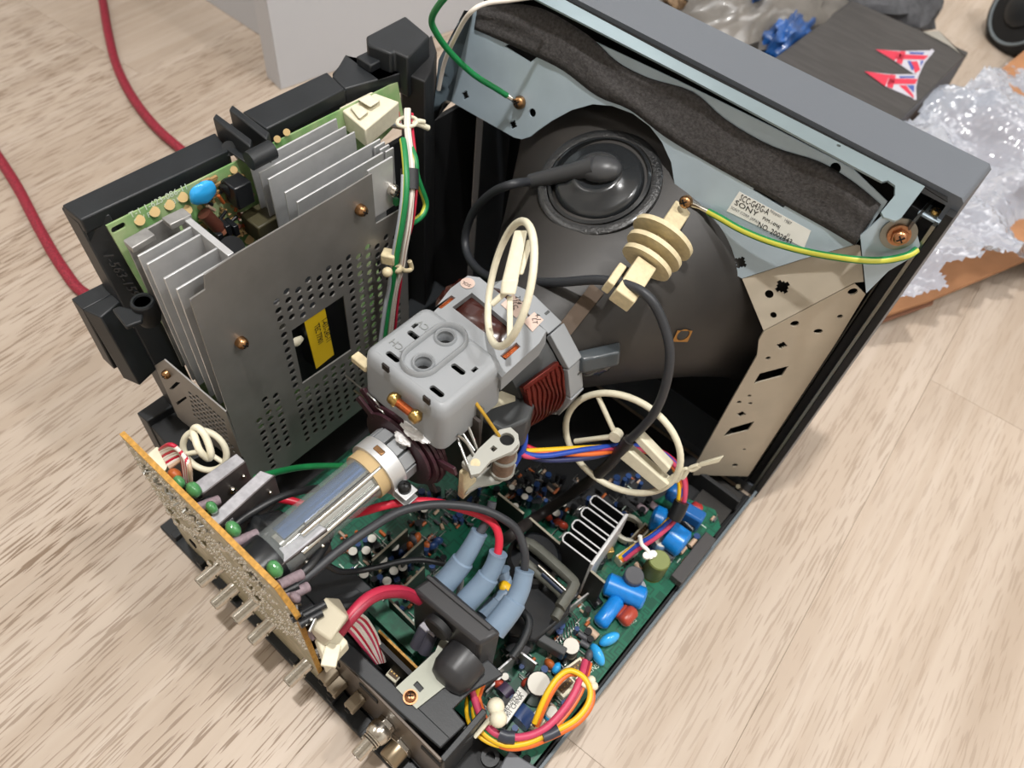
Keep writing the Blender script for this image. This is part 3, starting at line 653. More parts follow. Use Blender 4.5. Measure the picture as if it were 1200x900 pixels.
slots = [slot2(Pc.px(460.5, 418), .0155 * .62, .0036), slot2(Pc.px(485.5, 393.5), .0155 * .62, .0036), slot2(Pc.px(537, 432.5), .0155 * .62, .0036), slot2(Pc.px(512, 458.5), .0155 * .62, .0036)]
q1, q2 = Pc.px(477, 379), Pc.px(554, 437.5); q1 = (max(q1[0], X0 + .0034), q1[1]); q2 = (min(q2[0], X1 - .0034), q2[1])
q1 = (q1[0], q1[1] + .0018); q2 = (q2[0], q2[1] + .0025)
for q in (q1, q2): slots.append([(q[0] - .0012, q[1] - .0018), (q[0] + .0012, q[1] - .0018), (q[0] + .0012, q[1] + .0022), (q[0] - .0012, q[1] + .0022)])
h1, h2 = Pc.px(522, 395.5), Pc.px(496, 425.5)
slots += [circ2(h1, .0048, 20), circ2(h2, .0048, 20)]
Pc.plate('cover_top', rr_(X0, Y0, X1, Y1, .002), slots, .002, yoke_m, yk, -.001)
sh_ = MB(); lv = []
for z, e in ((.2484, 0), (.2478, .0022), (.2455, .0042), (.238, .005), (.212, .0058)): lv.append([V((x, y, z)) for x, y in rr_(X0 - e, Y0 - e, X1 + e, Y1 + e, .003 + e * .6)])
sh_.rings(lv, caps=False); cvr = obj('cover_shell', sh_, yoke_m, yk, 0, 50)
obj('cover_inside', MB().b2((X0 + .001, Y0 + .001, .236), (X1 - .001, Y1 - .001, .240)), dark, yk)
# raised racetrack rim and tubes
cx_, cy_ = (h1[0] + h2[0]) / 2, (h1[1] + h2[1]) / 2; hl = abs(h1[1] - h2[1]) / 2
def race(r, n=10):
    out = []
    for k in range(n + 1): a = pi * k / n; out.append((cx_ + r * cos(a), cy_ + hl + r * sin(a)))
    for k in range(n + 1): a = pi + pi * k / n; out.append((cx_ + r * cos(a), cy_ - hl + r * sin(a)))
    return out
mr = MB(); mr.rings([[Pc.w(x, y, h) for x, y in race(r)] for r, h in ((.0118, -.0005), (.0114, .0022), (.0103, .0034), (.0092, .0024), (.0087, -.0005))], caps=False)
obj('raised_rim', mr, yoke_m, yk, 0, 60)
for h in (h1, h2):
    obj('hole_sleeve', MB().lathe([(-.012, .0048), (.0012, .0050), (.0018, .0058), (.0010, .0066), (-.001, .0068)], Pc.w(h[0], h[1]), (0, 0, 1), 24, False), yoke_m, yk, 0, 60)
    obj('hole_bottom', MB().cyl(Pc.w(h[0], h[1], -.0122), Pc.w(h[0], h[1], -.0116), .0049, n=20), mat('dark_teal_pot', '#3c4a46', .5), yk)  # dark teal disc closing the hole
for s_, (u, v) in (('YCV', (510, 388)), ('YCH', (480, 411))):
    text('embossed_letters', s_, .0062, onz(u, v, .2486), (-1, 0, 0), (0, -1, 0), mat('embossed_grey', '#7d807f', .4), cvr, 'LEFT', .0002)
for (u, v) in ((452, 431), (500, 469)): obj('side_window', MB().box(ony(u, v, Y0 - .0052), (.0048, .0012, .0045)), mat('brown_black', '#1d1512', .6), cvr)
obj('cover_tab', MB().box(onz(424, 424, .232), (.012, .006, .005)), creamd, yk, .0008)
# ------------------------------------------------------------------ steel frame round the tube
mf = thing('tube_mounting_frame', 'pale zinc plated steel mounting frame round the tube, pierced with locating holes', 'mounting frame', (0, -.02, .03))
PT = Plane((0, -.006, .322), (1, 0, 0), (0, .3, 1))      # upper panel, leaning forward
PR = Plane((.159, -.002, .1), (.036, .028, 0), (0, 0, 1))  # right panel, splayed
PR = Plane((.159, -.002, .1), (.76, .65, 0), (0, 0, 1))
arc = [(817, 297), (793, 268), (789, 245), (791, 215), (787, 190), (776, 166), (762, 148), (742, 133), (718, 124), (695, 122), (670, 129), (648, 141), (632, 152), (622, 160), (612, 163), (603, 161)]
out_ = [(555, 12), (610, 10), (690, 45), (790, 92), (900, 146), (1000, 198), (1040, 236), (1022, 262), (1003, 286), (938, 304), (870, 326)] + arc + [(529, 119), (540, 70)]
holes = [cross2(PT.px(546, 111.5), .0034), cross2(PT.px(602, 146), .0034), circ2(PT.px(624.5, 132), .003, 14), circ2(PT.px(820, 250), .0032, 12), cross2(PT.px(868, 307.5), .0042),
         PT.pxs([(592, 54), (600, 50), (631, 66), (622, 73)]), PT.pxs([(883, 222), (887, 217), (925, 238), (918, 243)]), circ2(PT.px(979, 197), .0032, 14)]
up = PT.plate('upper_panel', PT.pxs(out_), holes, .0012, steel, mf)
mbl = MB(); mbl.rings([[PT.wpx(529, 119), ony(516, 132, -.045), ony(505, 144, -.06)], [PT.wpx(540, 70), ony(528, 66, -.03), ony(514, 70, -.05)], [PT.wpx(555, 14), ony(551, 13, -.012), ony(544, 12, -.03)]], caps=False); lf_ = obj('left_flange', mbl, mat('polished_flange', '#8d9498', .18, 1.0), mf, 0, 60); sf_ = lf_.modifiers.new('thick', 'SOLIDIFY'); sf_.thickness = .001
# corner panel between upper and right
c1, c2, c3, c4 = PT.wpx(870, 326.5), PT.wpx(1003, 286.5), PR.wpx(1001, 331), PR.wpx(895, 387)
PK = Plane(c4, c3 - c4, c1 - c4)
Lk = [(870, 326.5), (938, 304.5), (1003, 286.5), (1008, 288), (1012, 330), (1001, 331), (895, 387)]
PK.plate('corner_panel', PK.pxs(Lk), [cross2(PK.px(917, 336), .0046), circ2(PK.px(901.5, 344.5), .0028, 12), circ2(PK.px(906.5, 369), .0021, 12)], .0012, beige, mf)
Lr = [(895, 387.5), (1001, 331.5), (1014, 344), (980, 400), (876.5, 557.5), (812, 556), (816, 542), (854, 474), (887, 416), (889, 398)]
rh = [PR.pxs([(883, 449), (890, 437), (924, 428), (916, 440)]), PR.pxs([(847, 511), (856, 501), (884, 493), (876, 504)]), cross2(PR.px(916, 404), .0036), circ2(PR.px(931, 378.5), .0028, 12), cross2(PR.px(868.5, 484.5), .0034),
      circ2(PR.px(958.5, 387.5), .003, 12, .8), circ2(PR.px(984, 370), .0018, 10), circ2(PR.px(900, 419), .0018, 10), circ2(PR.px(861, 544.5), .0026, 10), circ2(PR.px(872, 526), .0014, 8), circ2(PR.px(878, 463), .0015, 8), circ2(PR.px(866, 470.5), .0018, 8), circ2(PR.px(879, 472), .0016, 8), circ2(PR.px(999, 341), .003, 12)]
PR.plate('right_panel', PR.pxs(Lr), rh, .0012, beige, mf)
obj('hole_darkening_plate', MB().prism([PT.wpx(u, v, -.012) for u, v in ((535, 85), (560, 25), (700, 60), (640, 140), (603, 158), (534, 116))], PT.N * -.001), blackm, mf)  # black plate added behind the panel so its holes look dark
# folded gusset with the big bolt
g0 = pxc
gus = [(1008, 276), (1035, 252), (1050, 262), (1075, 275), (1078, 287), (1070, 300), (1041, 317), (1015, 343)]
PG = Plane(ony(1040, 285, -.012), (.85, .45, 0), (0, .25, 1))
PG.plate('gusset', PG.pxs(gus), [], .0012, steel, mf)
bp_ = PG.wpx(1053, 274, .0014)
obj('washer', MB().lathe([(0, .0098), (.001, .0098), (.001, .004)], bp_ - PG.N * .0004, PG.N if PG.N.y < 0 else -PG.N, 30), mat('washer_zinc', '#8f8f88', .35, 1.0), mf)
bn = PG.N if PG.N.y < 0 else -PG.N
screw('bolt', bp_ + bn * .0008, bn, .0042, .006, goldscrew, mf, True, None, True)
# paper label with the writing
lb = PT.pxs([(867, 224), (951, 270), (943, 290), (852, 247)])
lo = PT.plate('serial_label', lb, [], .0002, paper, mf, -.0008 if PT.N.y > 0 else .0008)
SGN = -1 if PT.N.y > 0 else 1
A_, B_ = PT.wpx(866, 226, .001 * SGN), PT.wpx(949, 271, .001 * SGN); tu = (B_ - A_).normalized(); tv = V((0, .3, 1))
for s_, sz, (u, v), m_, sx in (('SCC-G43G-A', .0058, (866, 234), ink, .62), ('SONY', .0046, (860, 239), ink, 1.35), ('SONY CORP. JAPAN', .0026, (856, 244), inkg, .9), ('Nippon', .0026, (902, 248), inkg, 1.0), ('1987', .0028, (918, 259), inkg, .9), ('PVM-14M4J', .0032, (893, 257), ink, .8), ('NO. 2002843', .0050, (887, 265), ink, .85), ('J1', .0026, (922, 276), ink, 1.0)):
    text('label_print', s_, sz, PT.wpx(u, v, .001 * SGN), tu, tv, m_, lo, 'LEFT', .00003, sx)
screw('earth_screw', PT.wpx(610, 120, .001 * SGN), PT.N * SGN, .0046, .005, bronze, mf)
screw('earth_screw', PT.wpx(805, 236, .012 * SGN), PT.N * SGN, .0042, .005, bronze, mf)
# felt strip
FN = PT.N * SGN
fo = pxc([(-720, 10), (-560, -15), (-320, -8), (-110, 45), (70, 110), (205, 200), (400, 330), (600, 380 - 85), (700, 365)])
top = [(560, 8), (600, 5), (640, 12), (690, 42), (722, 72), (760, 92), (812, 108), (850, 140), (905, 172), (960, 190), (1000, 214), (1032, 240)]
bot = [(556, 34), (575, 42), (620, 62), (660, 82), (700, 112), (738, 128), (780, 160), (830, 190), (880, 218), (930, 246), (970, 268), (1002, 287)]
mbf = MB(); cols = []
TT, BB = spline([V((u, v, 0)) for u, v in top], 4), spline([V((u, v, 0)) for u, v in bot], 4); K = 10
for i, (a, b) in enumerate(zip(TT, BB)):
    row = []
    for k in range(K + 1):
        t = k / K; q = a.lerp(b, t); h = .0012 + .0016 * sin(pi * t) ** .5 * (.8 + .5 * NZ.noise(V((i * .14, t * 2, 0)))) + .0012 * NZ.noise(V((i * .3, t * 2.4, 7))) + .0022 * max(0, .25 - abs(NZ.noise(V((i * .06 - t * 1.5, t, 1))))) * 4
        row.append(PT.wpx(q.x, q.y, (h if 0 < k < K else .0009) * SGN))
    cols.append(row)
for i in range(len(cols) - 1):
    for k in range(K):
        b = len(mbf.v); mbf.v += [cols[i][k], cols[i + 1][k], cols[i + 1][k + 1], cols[i][k + 1]]; mbf.face((b, b + 1, b + 2, b + 3))
felt = mat('charcoal_felt', '#4d4b4b', .95, var=.3, scale=500, bump=.6, bscale=900, spec=.1)
import bmesh
def weld(o, d=1e-5):
    bm = bmesh.new(); bm.from_mesh(o.data); bmesh.ops.remove_doubles(bm, verts=bm.verts, dist=d); bmesh.ops.recalc_face_normals(bm, faces=bm.faces); bm.to_mesh(o.data); bm.free(); o.data.shade_smooth()
fo_ = obj('felt_strip', mbf, felt, None, 0, 0); weld(fo_); so = fo_.modifiers.new('thick', 'SOLIDIFY'); so.thickness = .001; so.offset = 0
tag(fo_, 'creased charcoal felt strip stuck along the top of the steel frame', 'felt strip')
# earth leads (green with a yellow stripe)
def lead(name, P, r, m, label=None, cat='wire', parent=None, group=None, n=10, k=8, stripe=None, flat=1.0):
    Q = spline(P, k); mb = MB().tube(Q, r, n, flat=flat); ms = [m]
    if stripe:
        ms.append(stripe); nf = (len(Q) - 1) * n
        for i in range(nf):
            if i % n in (n // 4, n // 4 + 1): mb.m[i] = 1
    o = obj(name, mb, ms, parent, 0, 70)
    if label: tag(o, label, cat, group)
    return o
Q = pts([(545, -25, 'y', -.085), (519, 0, 'y', -.085), (506, 22, 'y', -.08), (512, 40, 'y', -.075), (530, 64, 'y', -.065), (556, 88, 'y', -.052), (580, 103, 'y', -.04), (594, 112, 'y', -.033)])
g1 = thing('earth_lead', 'green and yellow earth lead curving down from the top edge to a screw', 'wire', (Q[-1].x, Q[-1].y, Q[-1].z))
lead('insulation', Q, .0021, wgreen, parent=g1, stripe=wystripe)
obj('ring_terminal', MB().tube([Q[-1], ony(600, 116, -.0325), PT.wpx(606, 119, .0012 * SGN)], [.0016, .0014, .0026], 10, flat=.5), chrome, g1, 0, 60)
Q = [PT.wpx(830, 248, .005 * SGN)] + [PT.wpx(u, v, h * SGN) for u, v, h in ((845, 256, .007), (870, 270, .009), (905, 284, .011), (950, 296, .013), (1000, 304, .015))] + pts([(1035, 305, 'y', -.018), (1062, 300, 'y', -.012), (1074, 293, 'y', -.006)])
g2 = thing('earth_lead', 'green and yellow earth lead hanging across the white serial label', 'wire', tuple(Q[0]))
lead('insulation', Q, .0022, wgreen, parent=g2, stripe=wystripe)
obj('crimp_terminal', MB().tube([PT.wpx(810, 239, .004 * SGN), PT.wpx(820, 243, .0045 * SGN), Q[0]], [.0026, .0016, .002], 10, flat=.7), chrome, g2, 0, 60)
Q = pts([(640, -6, 'z', .343), (600, 0, 'z', .343), (570, 4, 'z', .342), (552, 14, 'z', .338), (538, 35, 'z', .32), (522, 70, 'z', .29), (514, 105, 'z', .265)])
lead('degauss_lead', Q, .0015, wwhite, 'off-white lead looping over the left end of the felt strip', 'wire')
# anode cap with its thick lead
al = thing('anode_lead', 'thick black high voltage lead with a rubber suction cap on the funnel', 'cable', tuple(ac))
ux = (onf(690, 212) or ac) - (onf(715, 212) or ac); ux = (ux - an * ux.dot(an)).normalized(); uy = an.cross(ux)
obj('suction_cap', MB().lathe([(-.010, .0302), (.0005, .0300), (.003, .0285), (.0045, .0262), (.0055, .0215), (.0090, .0175), (.0105, .0150), (.0095, .0130), (.0085, .008)], ac, an, 48), glossy, al, 0, 70)
Ra = Matrix((ux, uy, an)).transposed()
ball = MB().ball(ac + an * .0125 - ux * .003, (.014, .0095, .0075), Ra, 20, 12); capd = obj('cap_dome', ball, mat('satin_rubber', '#3a3b3d', .38), al, 0, 60)
sl0 = ac + an * .0155; slE = ony(622, 213, sl0.y - .014)
obj('cap_sleeve', MB().tube([sl0, sl0.lerp(slE, .35), slE], [.0068, .0058, .0052], 16), mat('satin_rubber', '#3a3b3d'), al, 0, 60)
P1 = [slE] + pts([(600, 216, 'y', -.085), (575, 227, 'y', -.088), (554, 250, 'y', -.09), (545, 280, 'y', -.095), (551, 305, 'y', -.105), (572, 324, 'y', -.115), (600, 329, 'y', -.12), (650, 331, 'y', -.12), (700, 328, 'y', -.115), (735, 334, 'y', -.112), (760, 348, 'y', -.112), (777, 378, 'y', -.112), (785, 415, 'y', -.115), (779, 455, 'y', -.12), (764, 488, 'y', -.125), (738, 515, 'y', -.13)])
lead('lead', P1, .0030, cablem, parent=al, n=14, k=8)
P2 = pts([(738, 515, 'y', -.13), (710, 548, 'y', -.135), (668, 580, 'y', -.145), (630, 605, 'y', -.165), (606, 622, 'z', .10), (590, 634, 'z', .085)])
lead('lead_sleeve', P2, .0042, mat('flat_black_sleeve', '#24201f', .5), parent=al, n=12, k=6)
# cream cable supports
def hoop_basis(u, v, d, ang, maj, mn, sgn=1):
    a2 = (cos(ang), sin(ang)); m2 = (-sin(ang), cos(ang)); tau = math.acos(min(1, mn / maj))
    A = CAMR.transposed() @ V((a2[0], a2[1], 0)); M_ = CAMR.transposed() @ V((m2[0], m2[1], 0)); c = at(u, v, d)
    return c, A, (M_ * cos(tau) + FWD * sin(tau) * sgn), maj * d / FPX
def hoop(name, label, u, v, d, ang, maj, mn, sgn, r, spokes, hubr=0, tang=None):
    c, A, B, R = hoop_basis(u, v, d, ang, maj, mn, sgn); N = A.cross(B)
    t = thing(name, label, 'cable clip', tuple(c))
    obj('ring', MB().tube([c + A * R * cos(2 * pi * k / 48) + B * R * sin(2 * pi * k / 48) for k in range(48)], r, 10, True), cream, t, 0, 70)
    for s in spokes:
        e = c + (A * cos(s) + B * sin(s)) * R; obj('spoke', MB().tube([c, e], r * .8, 8), cream, t, 0, 60)
    return t, c, A, B, N, R
d2 = depth(ony(728, 521, -.13))
t, c, A, B, N, R = hoop('cable_support', 'large cream nylon spoked hoop holding the thick black lead above the circuit board', 728, 521, d2, radians(42), 72, 50, 1, .0023, ())
def ipx(u, v): return onp(u, v, c, N)
a_, b_ = ipx(733, 523), ipx(787, 566)
for dx in (-.0, .0):
    pass
q = (b_ - a_).normalized(); w = N.cross(q)
obj('jaw', MB().hexa([p + N * h for h in (-.004, .004) for p in (ipx(722, 528), ipx(775, 572), ipx(786, 564), ipx(733, 519))]), cream, t, .001)
obj('jaw', MB().hexa([p + N * h for h in (-.004, .004) for p in (ipx(745, 512), ipx(782, 552), ipx(788, 545), ipx(752, 508))]), cream, t, .001)
for q_ in ((701, 465), (674, 517)): obj('spoke', MB().tube([ipx(722, 511), ipx(*q_)], .0018, 8), cream, t, 0, 60)
obj('hub', MB().tube([ipx(722, 510) - N * .003, ipx(722, 510) + N * .003], .0042, 14), cream, t, 0, 50)
obj('twist_tail', MB().tube(spline([ipx(783, 563), ipx(792, 556), ipx(800, 560), ipx(808, 549), ipx(818, 545)]), .0014, 8), cream, t, 0, 60)
obj('twist_tail', MB().tube(spline([ipx(783, 563), ipx(794, 563), ipx(802, 550), ipx(812, 551), ipx(820, 546)]), .0014, 8), cream, t, 0, 60)
obj('anchor_tongue', MB().hexa([p + N * h for h in (-.0012, .0012) for p in (ipx(815, 548), ipx(843, 541), ipx(848, 534), ipx(820, 542))]), cream, t, .0006)
d1 = depth(onz(595, 402, .266))
t, c, A, B, N, R = hoop('cable_support', 'narrow upright cream nylon hoop standing over the yoke windings', 597, 333, d1, radians(99), 74, 25, 1, .0021, ())
def ipx(u, v, h=0): return onp(u, v, c, N) + N * h
F3 = -FWD
obj('clamp_bar', MB().hexa([at(u, v, d1 - k) for k in (.004, -.004) for u, v in ((603, 270), (618, 270), (607, 330), (588, 330))]), cream, t, .0008)
obj('clamp_bar', MB().hexa([at(u, v, d1 - k) for k in (.003, -.005) for u, v in ((617, 281), (625, 281), (613, 322), (608, 322))]), cream, t, .0008)
obj('clamp_seat', MB().hexa([at(u, v, d1 - k) for k in (.006, -.004) for u, v in ((588, 328), (608, 326), (604, 346), (586, 345))]), cream, t, .0012)
obj('spoke', MB().tube([at(592, 343, d1), at(576, 357, d1)], .0017, 8), cream, t, 0, 60)
obj('spoke', MB().hexa([at(u, v, d1 + k) for k in (-.001, .002) for u, v in ((594, 347), (601, 347), (601, 398), (594, 400))]), cream, t, .0006)
# finned insulator post
ip = thing('insulator_post', 'cream finned insulator post gripping the thick black lead in front of the steel frame', 'insulator', tuple(PT.wpx(800, 245, .006 * SGN)))
e0 = PT.wpx(798, 246, .006 * SGN); e1 = ony(730, 350, -.118); ax = (e1 - e0).normalized(); L_ = (e1 - e0).length
sx_ = ax.cross(FWD).normalized(); sy_ = ax.cross(sx_); Rp = Matrix((sx_, sy_, ax)).transposed()
obj('stem', MB().box(e0 + ax * L_ * .16, (.0125, .008, L_ * .34), Rp), creamd, ip, .0008)
obj('stem', MB().box(e0 + ax * L_ * .42, (.009, .007, L_ * .34), Rp), creamd, ip, .0008)
FT = -.30 if (sy_ * -1).dot(FWD) > 0 else .30
for t_, hw, hh in ((.335, .0210, .0170), (.485, .0190, .0150), (.61, .0168, .0130)):
    pol = []
    for k in range(25):
        a = pi * k / 24; pol.append((hw * cos(a), hh * sin(a) * .9))
    pol = [(hw * cos(2 * pi * k / 36), hh * sin(2 * pi * k / 36)) for k in range(36)]
    
    plate('fin', pol, [], .0032, e0 + ax * L_ * t_, sx_ * -1, sy_ * -1 + ax * FT, creamd, ip, .0008)
obj('cable_jaw', MB().box(e0 + ax * L_ * .845, (.0135, .0115, L_ * .36), Rp), creamd, ip, .0008)
obj('jaw_lip', MB().box(e0 + ax * L_ * .90 - sx_ * .0112, (.005, .0105, L_ * .2), Rp), creamd, ip, .0008)
# ------------------------------------------------------------------ power supply: black frame, board with heat sinks, perforated shield
ZT = .283; LX = -.168
def psux(z): return LX + .2 * (ZT - z)
PB = Plane((LX, 0, ZT), (0, 1, 0), (-.2, 0, 1))     # board plane, N points to +X
PBN = 1 if PB.N.x > 0 else -1
def bpx(u, v, h=0): return PB.wpx(u, v, h * PBN)
pf = thing('board_cradle', 'black plastic cradle with clips and tabs holding the green power supply board', 'cradle', (-.19, -.18, .0))
def zx(P, z): return [onz(u, v, z) for u, v in P]
zt = .287
topo = [(75, 240), (95, 258), (262, 163), (245, 153)]
def slab(name, P, z, dz, m, par, bev=.001): return obj(name, MB().prism([onz(u, v, z) for u, v in P], (0, 0, -dz)), m, par, bev)
slab('top_bar', [(72, 240), (94, 258), (268, 176), (252, 155)], zt, .010, black, pf)
slab('top_bar', [(284, 131), (312, 151), (404, 104), (383, 84)], zt, .010, black, pf)
slab('link_bar', [(258, 150), (276, 172), (316, 152), (300, 130)], zt - .004, .012, black, pf)
# fork guide: two upright plates and a round front lip
slab('guide_plate', [(249, 138), (253, 132), (295, 163), (293, 172)], zt + .010, .018, black, pf)
slab('guide_plate', [(268, 128), (272, 122), (316, 155), (312, 163)], zt + .010, .018, black, pf)
obj('guide_lip', MB().cyl(onz(292, 189, zt + .010), onz(319, 175, zt + .010), .0056, n=18), black, pf, 0, 50)
obj('guide_arm', MB().hexa([onz(u, v, z) for z in (zt - .006, zt) for u, v in ((266, 176), (270, 170), (294, 186), (290, 193))]), black, pf, .001)
obj('guide_block', MB().cyl(onz(269, 174, zt - .01), onz(269, 174, zt), .0045, n=12), black, pf, 0, 50)
obj('inner_wall', MB().hexa([onz(94, 258, zt - .001), onz(268, 176, zt - .001), onz(269, 177, zt - .001), onz(95, 259, zt - .001)] + [p + V((-.002, 0, -.03)) for p in (onz(94, 258, zt - .001), onz(268, 176, zt - .001), onz(269, 177, zt - .001), onz(95, 259, zt - .001))]), black, pf)
obj('inner_wall', MB().hexa([onz(u, v, zt - .002) for u, v in ((311, 152), (404, 105), (405, 106), (312, 153))] + [p + V((-.002, 0, -.03)) for p in (onz(u, v, zt - .002) for u, v in ((311, 152), (404, 105), (405, 106), (312, 153)))]), black, pf)
for (u, v) in ((158, 227),): obj('moulded_mark', MB().box(onz(u, v, zt - .012), (.0008, .008, .006)), blackm, pf)
for (u, v) in ((236, 192), (337, 139)): obj('stud', MB().cyl(onz(u, v, zt - .010), onz(u, v, zt - .010) + V((.003, 0, .0005)), .0022, n=12), black, pf, 0, 50)
for (u, v) in ((251, 183), (322, 146)): obj('small_hole', MB().cyl(onz(u, v, zt - .009), onz(u, v, zt - .009) + V((.0018, 0, 0)), .0018, n=12), dark, pf)
# rear upright, foot tabs
def fpt(u, v, x): return onx(u, v, x)
y0 = onz(72, 240, zt).y
def upr(z): return -.198 + .16 * (zt - z)
mbu = MB(); L = []
for z in (zt - .004, .06): L += [V((upr(z), y0, z)), V((upr(z) + .017, y0, z)), V((upr(z) + .022, y0 + .016, z)), V((upr(z), y0 + .004, z))]
obj('rear_upright', mbu.hexa(L), black, pf, .001)
obj('lower_bar', MB().b2((upr(.07) - .002, y0, .03), (upr(.07) + .016, -.05, .06)), black, pf, .001)
tabz = onx(96, 363, -.2).z
def tab(P, z, dz, m=black): return slab('foot_tab', P, z, dz, m, pf, .0008)
tab([(83, 350), (97, 363), (134, 343), (121, 331)], .225, .058)
obj('tab_side', MB().hexa([onz(97, 363, .2255), onz(134, 343, .2255), onz(150, 345, .2255), onz(118, 372, .2255)] + [p + V((.010, 0, -.058)) for p in (onz(97, 363, .2255), onz(134, 343, .2255), onz(150, 345, .2255), onz(118, 372, .2255))]), black, pf, .0008)
slab('latch_plate', [(131, 362), (140, 358), (168, 365), (166, 376), (147, 383)], .240, .003, black, pf, .0008)
obj('latch_clip', MB().lathe([(0, .0068), (-.012, .0072), (-.016, .006)], onz(167, 354, .243), (0, 0, 1), 18), blackm, pf, 0, 40)
obj('latch_ring', MB().lathe([(0, .0068), (.0012, .0062), (.0012, .005), (0, .0045)], onz(167, 354, .243), (0, 0, 1), 18), black, pf, 0, 50)
slab('base_tab', [(160, 484), (172, 494), (203, 476), (192, 462)], .125, .075, black, pf, .0008)
slab('base_block', [(172, 494), (203, 476), (250, 480), (262, 520), (215, 545)], .118, .08, blackm, pf, .0008)
# front end: big cap, wedge rib, post
slab('wedge_block', [(389, 90), (405, 63), (418, 72), (444, 92), (480, 79), (478, 83), (404, 104)], zt - .002, .012, black, pf)
slab('wedge_floor', [(389, 86), (407, 66), (470, 70), (479, 79), (406, 104)], zt - .008, .004, black, pf)
slab('wedge_block', [(417, 66), (440, 55), (455, 66), (434, 77)], zt + .004, .006, black, pf)
slab('end_cap', [(429, 42), (475, 18), (504, 42), (478, 68), (462, 60), (458, 63), (430, 52)], zt + .012, .03, black, pf, .0015)
slab('end_post', [(468, 70), (480, 66), (506, 40), (512, 60), (506, 84), (498, 96), (470, 84)], zt - .003, .27, blackm, pf, .001)
obj('interior_shade_panel', MB().b2((-.170, -.15, .03), (-.166, -.004, .232)), blackm, pf)  # black panel added to paint the shaded interior beside the tube frame
text('moulded_text', '1-563-159', .0085, V((upr(.25) + .0172, y0 + .003, .262)), (.16 - .02, .12, -1), (.7, .7, .1), mat('moulded_black', '#2c2e31', .5), pf, 'LEFT', .0002)
# board
ps = thing('power_supply_board', 'pale green power supply board with tall aluminium heat sinks, standing on edge at the left', 'circuit board', (-.17, -.18, .04))
bo_ = PB.pxs([(125, 265), (247, 196), (268, 180), (466, 96), (470, 160)]); e_ = bo_[0]
outl = [bo_[0], bo_[3], (bo_[3][0], -.03), (bo_[3][0] - .05, -.045), (bo_[3][0] - .05, -.2), (bo_[0][0] + .01, -.2), (bo_[0][0] + .004, -.1)]
bholes = [rr_(PB.px(139, 267)[0] - .0042, PB.px(139, 267)[1] - .0018, PB.px(139, 267)[0] + .0042, PB.px(139, 267)[1] + .0018, .0015), circ2(PB.px(218.5, 188.5), .0016, 10), circ2(PB.px(284, 254), .003, 12)]
bholes = [bholes[0], bholes[2]]
PB.plate('board', outl, bholes, .0016, pcbl, ps, -.0008 * PBN)
pad = mat('tinned_pad', '#c9ae7c', .45, .4)
for (u, v) in ((163.5, 258), (181, 248), (198.5, 240), (214, 231), (219, 246), (286, 269), (292, 281), (274, 199), (336, 155), (325, 163)):
    obj('solder_pad', MB().cyl(bpx(u, v, .0002), bpx(u, v, .0012), .0030 if v > 200 else .0022, n=14), pad, ps, 0, 50)
text('board_print', 'T-1 1-623-086-11', .0052, bpx(153, 256, .0001), (0, 1, 0), PB.V, inkw, ps)
text('board_print', 'SW REG  1-431', .0044, bpx(159, 263, .0001), (0, 1, 0), PB.V, inkw, ps)
obj('varistor_disc', lump(bpx(238, 226, .006), (.0035, .0085, .0070), .12, 3, 24, 14, 2.0), cbluel, ps, 0, 60)
obj('capacitor', MB().lathe([(0, .004), (.001, .0046), (.015, .0046), (.016, .0035)], bpx(264, 214, .005), bpx(277, 229, .005) - bpx(264, 214, .005), 16), cblack, ps, 0, 40)
obj('coil_former', MB().box(bpx(280, 224, .008), (.012, .012, .016)), cblack, ps, .001)
obj('power_resistor', MB().cyl(bpx(239, 250, .006), bpx(259, 270, .006), .0042, n=14), cbrown, ps, 0, 40)
obj('resistor_end', MB().cyl(bpx(257, 268, .006), bpx(260, 271, .006), .0044, n=14), mat('brown_end', '#8a5a45', .4), ps, 0, 40)
for (u, v) in ((263, 266), (272, 266), (254, 276)): obj('transistor', MB().box(bpx(u, v, .006), (.010, .0035, .008)), cblack, ps, .0006)
obj('electrolytic_can', MB().cyl(bpx(272, 291, 0), bpx(272, 291, .020), .0075, n=20), cblack, ps, 0, 40)
obj('relay', MB().box(bpx(306, 262, .010), (.018, .016, .014)), mat('dark_olive_block', '#3e3a26', .5), ps, .001)
mbj = MB(); rj = random.Random(3)
for k in range(90):
    u = rj.uniform(232, 292); v = 196 + (292 - u) * .25 + rj.uniform(0, 78)
    p = bpx(u, v, .0015); s_ = rj.uniform(.0006, .0018)
    mbj.box(p, (.002, s_ * rj.choice((1, 3)), s_)); 
obj('small_parts', mbj, [mat('mixed_smd', '#a98a5e', .4, .3)], ps, 0, 0, 'stuff')
for k in range(26):
    u = rj.uniform(236, 300); v = 205 + (292 - u) * .3 + rj.uniform(0, 70); p = bpx(u, v, .003); d = V((0, rj.uniform(-1, 1), rj.uniform(-1, 1))).normalized() * .0035
    obj('small_resistor', MB().cyl(p - d, p + d, .0011, n=8), rj.choice([corange, ctan, cbrown, cblack, cbrown]), ps, 0, 50)
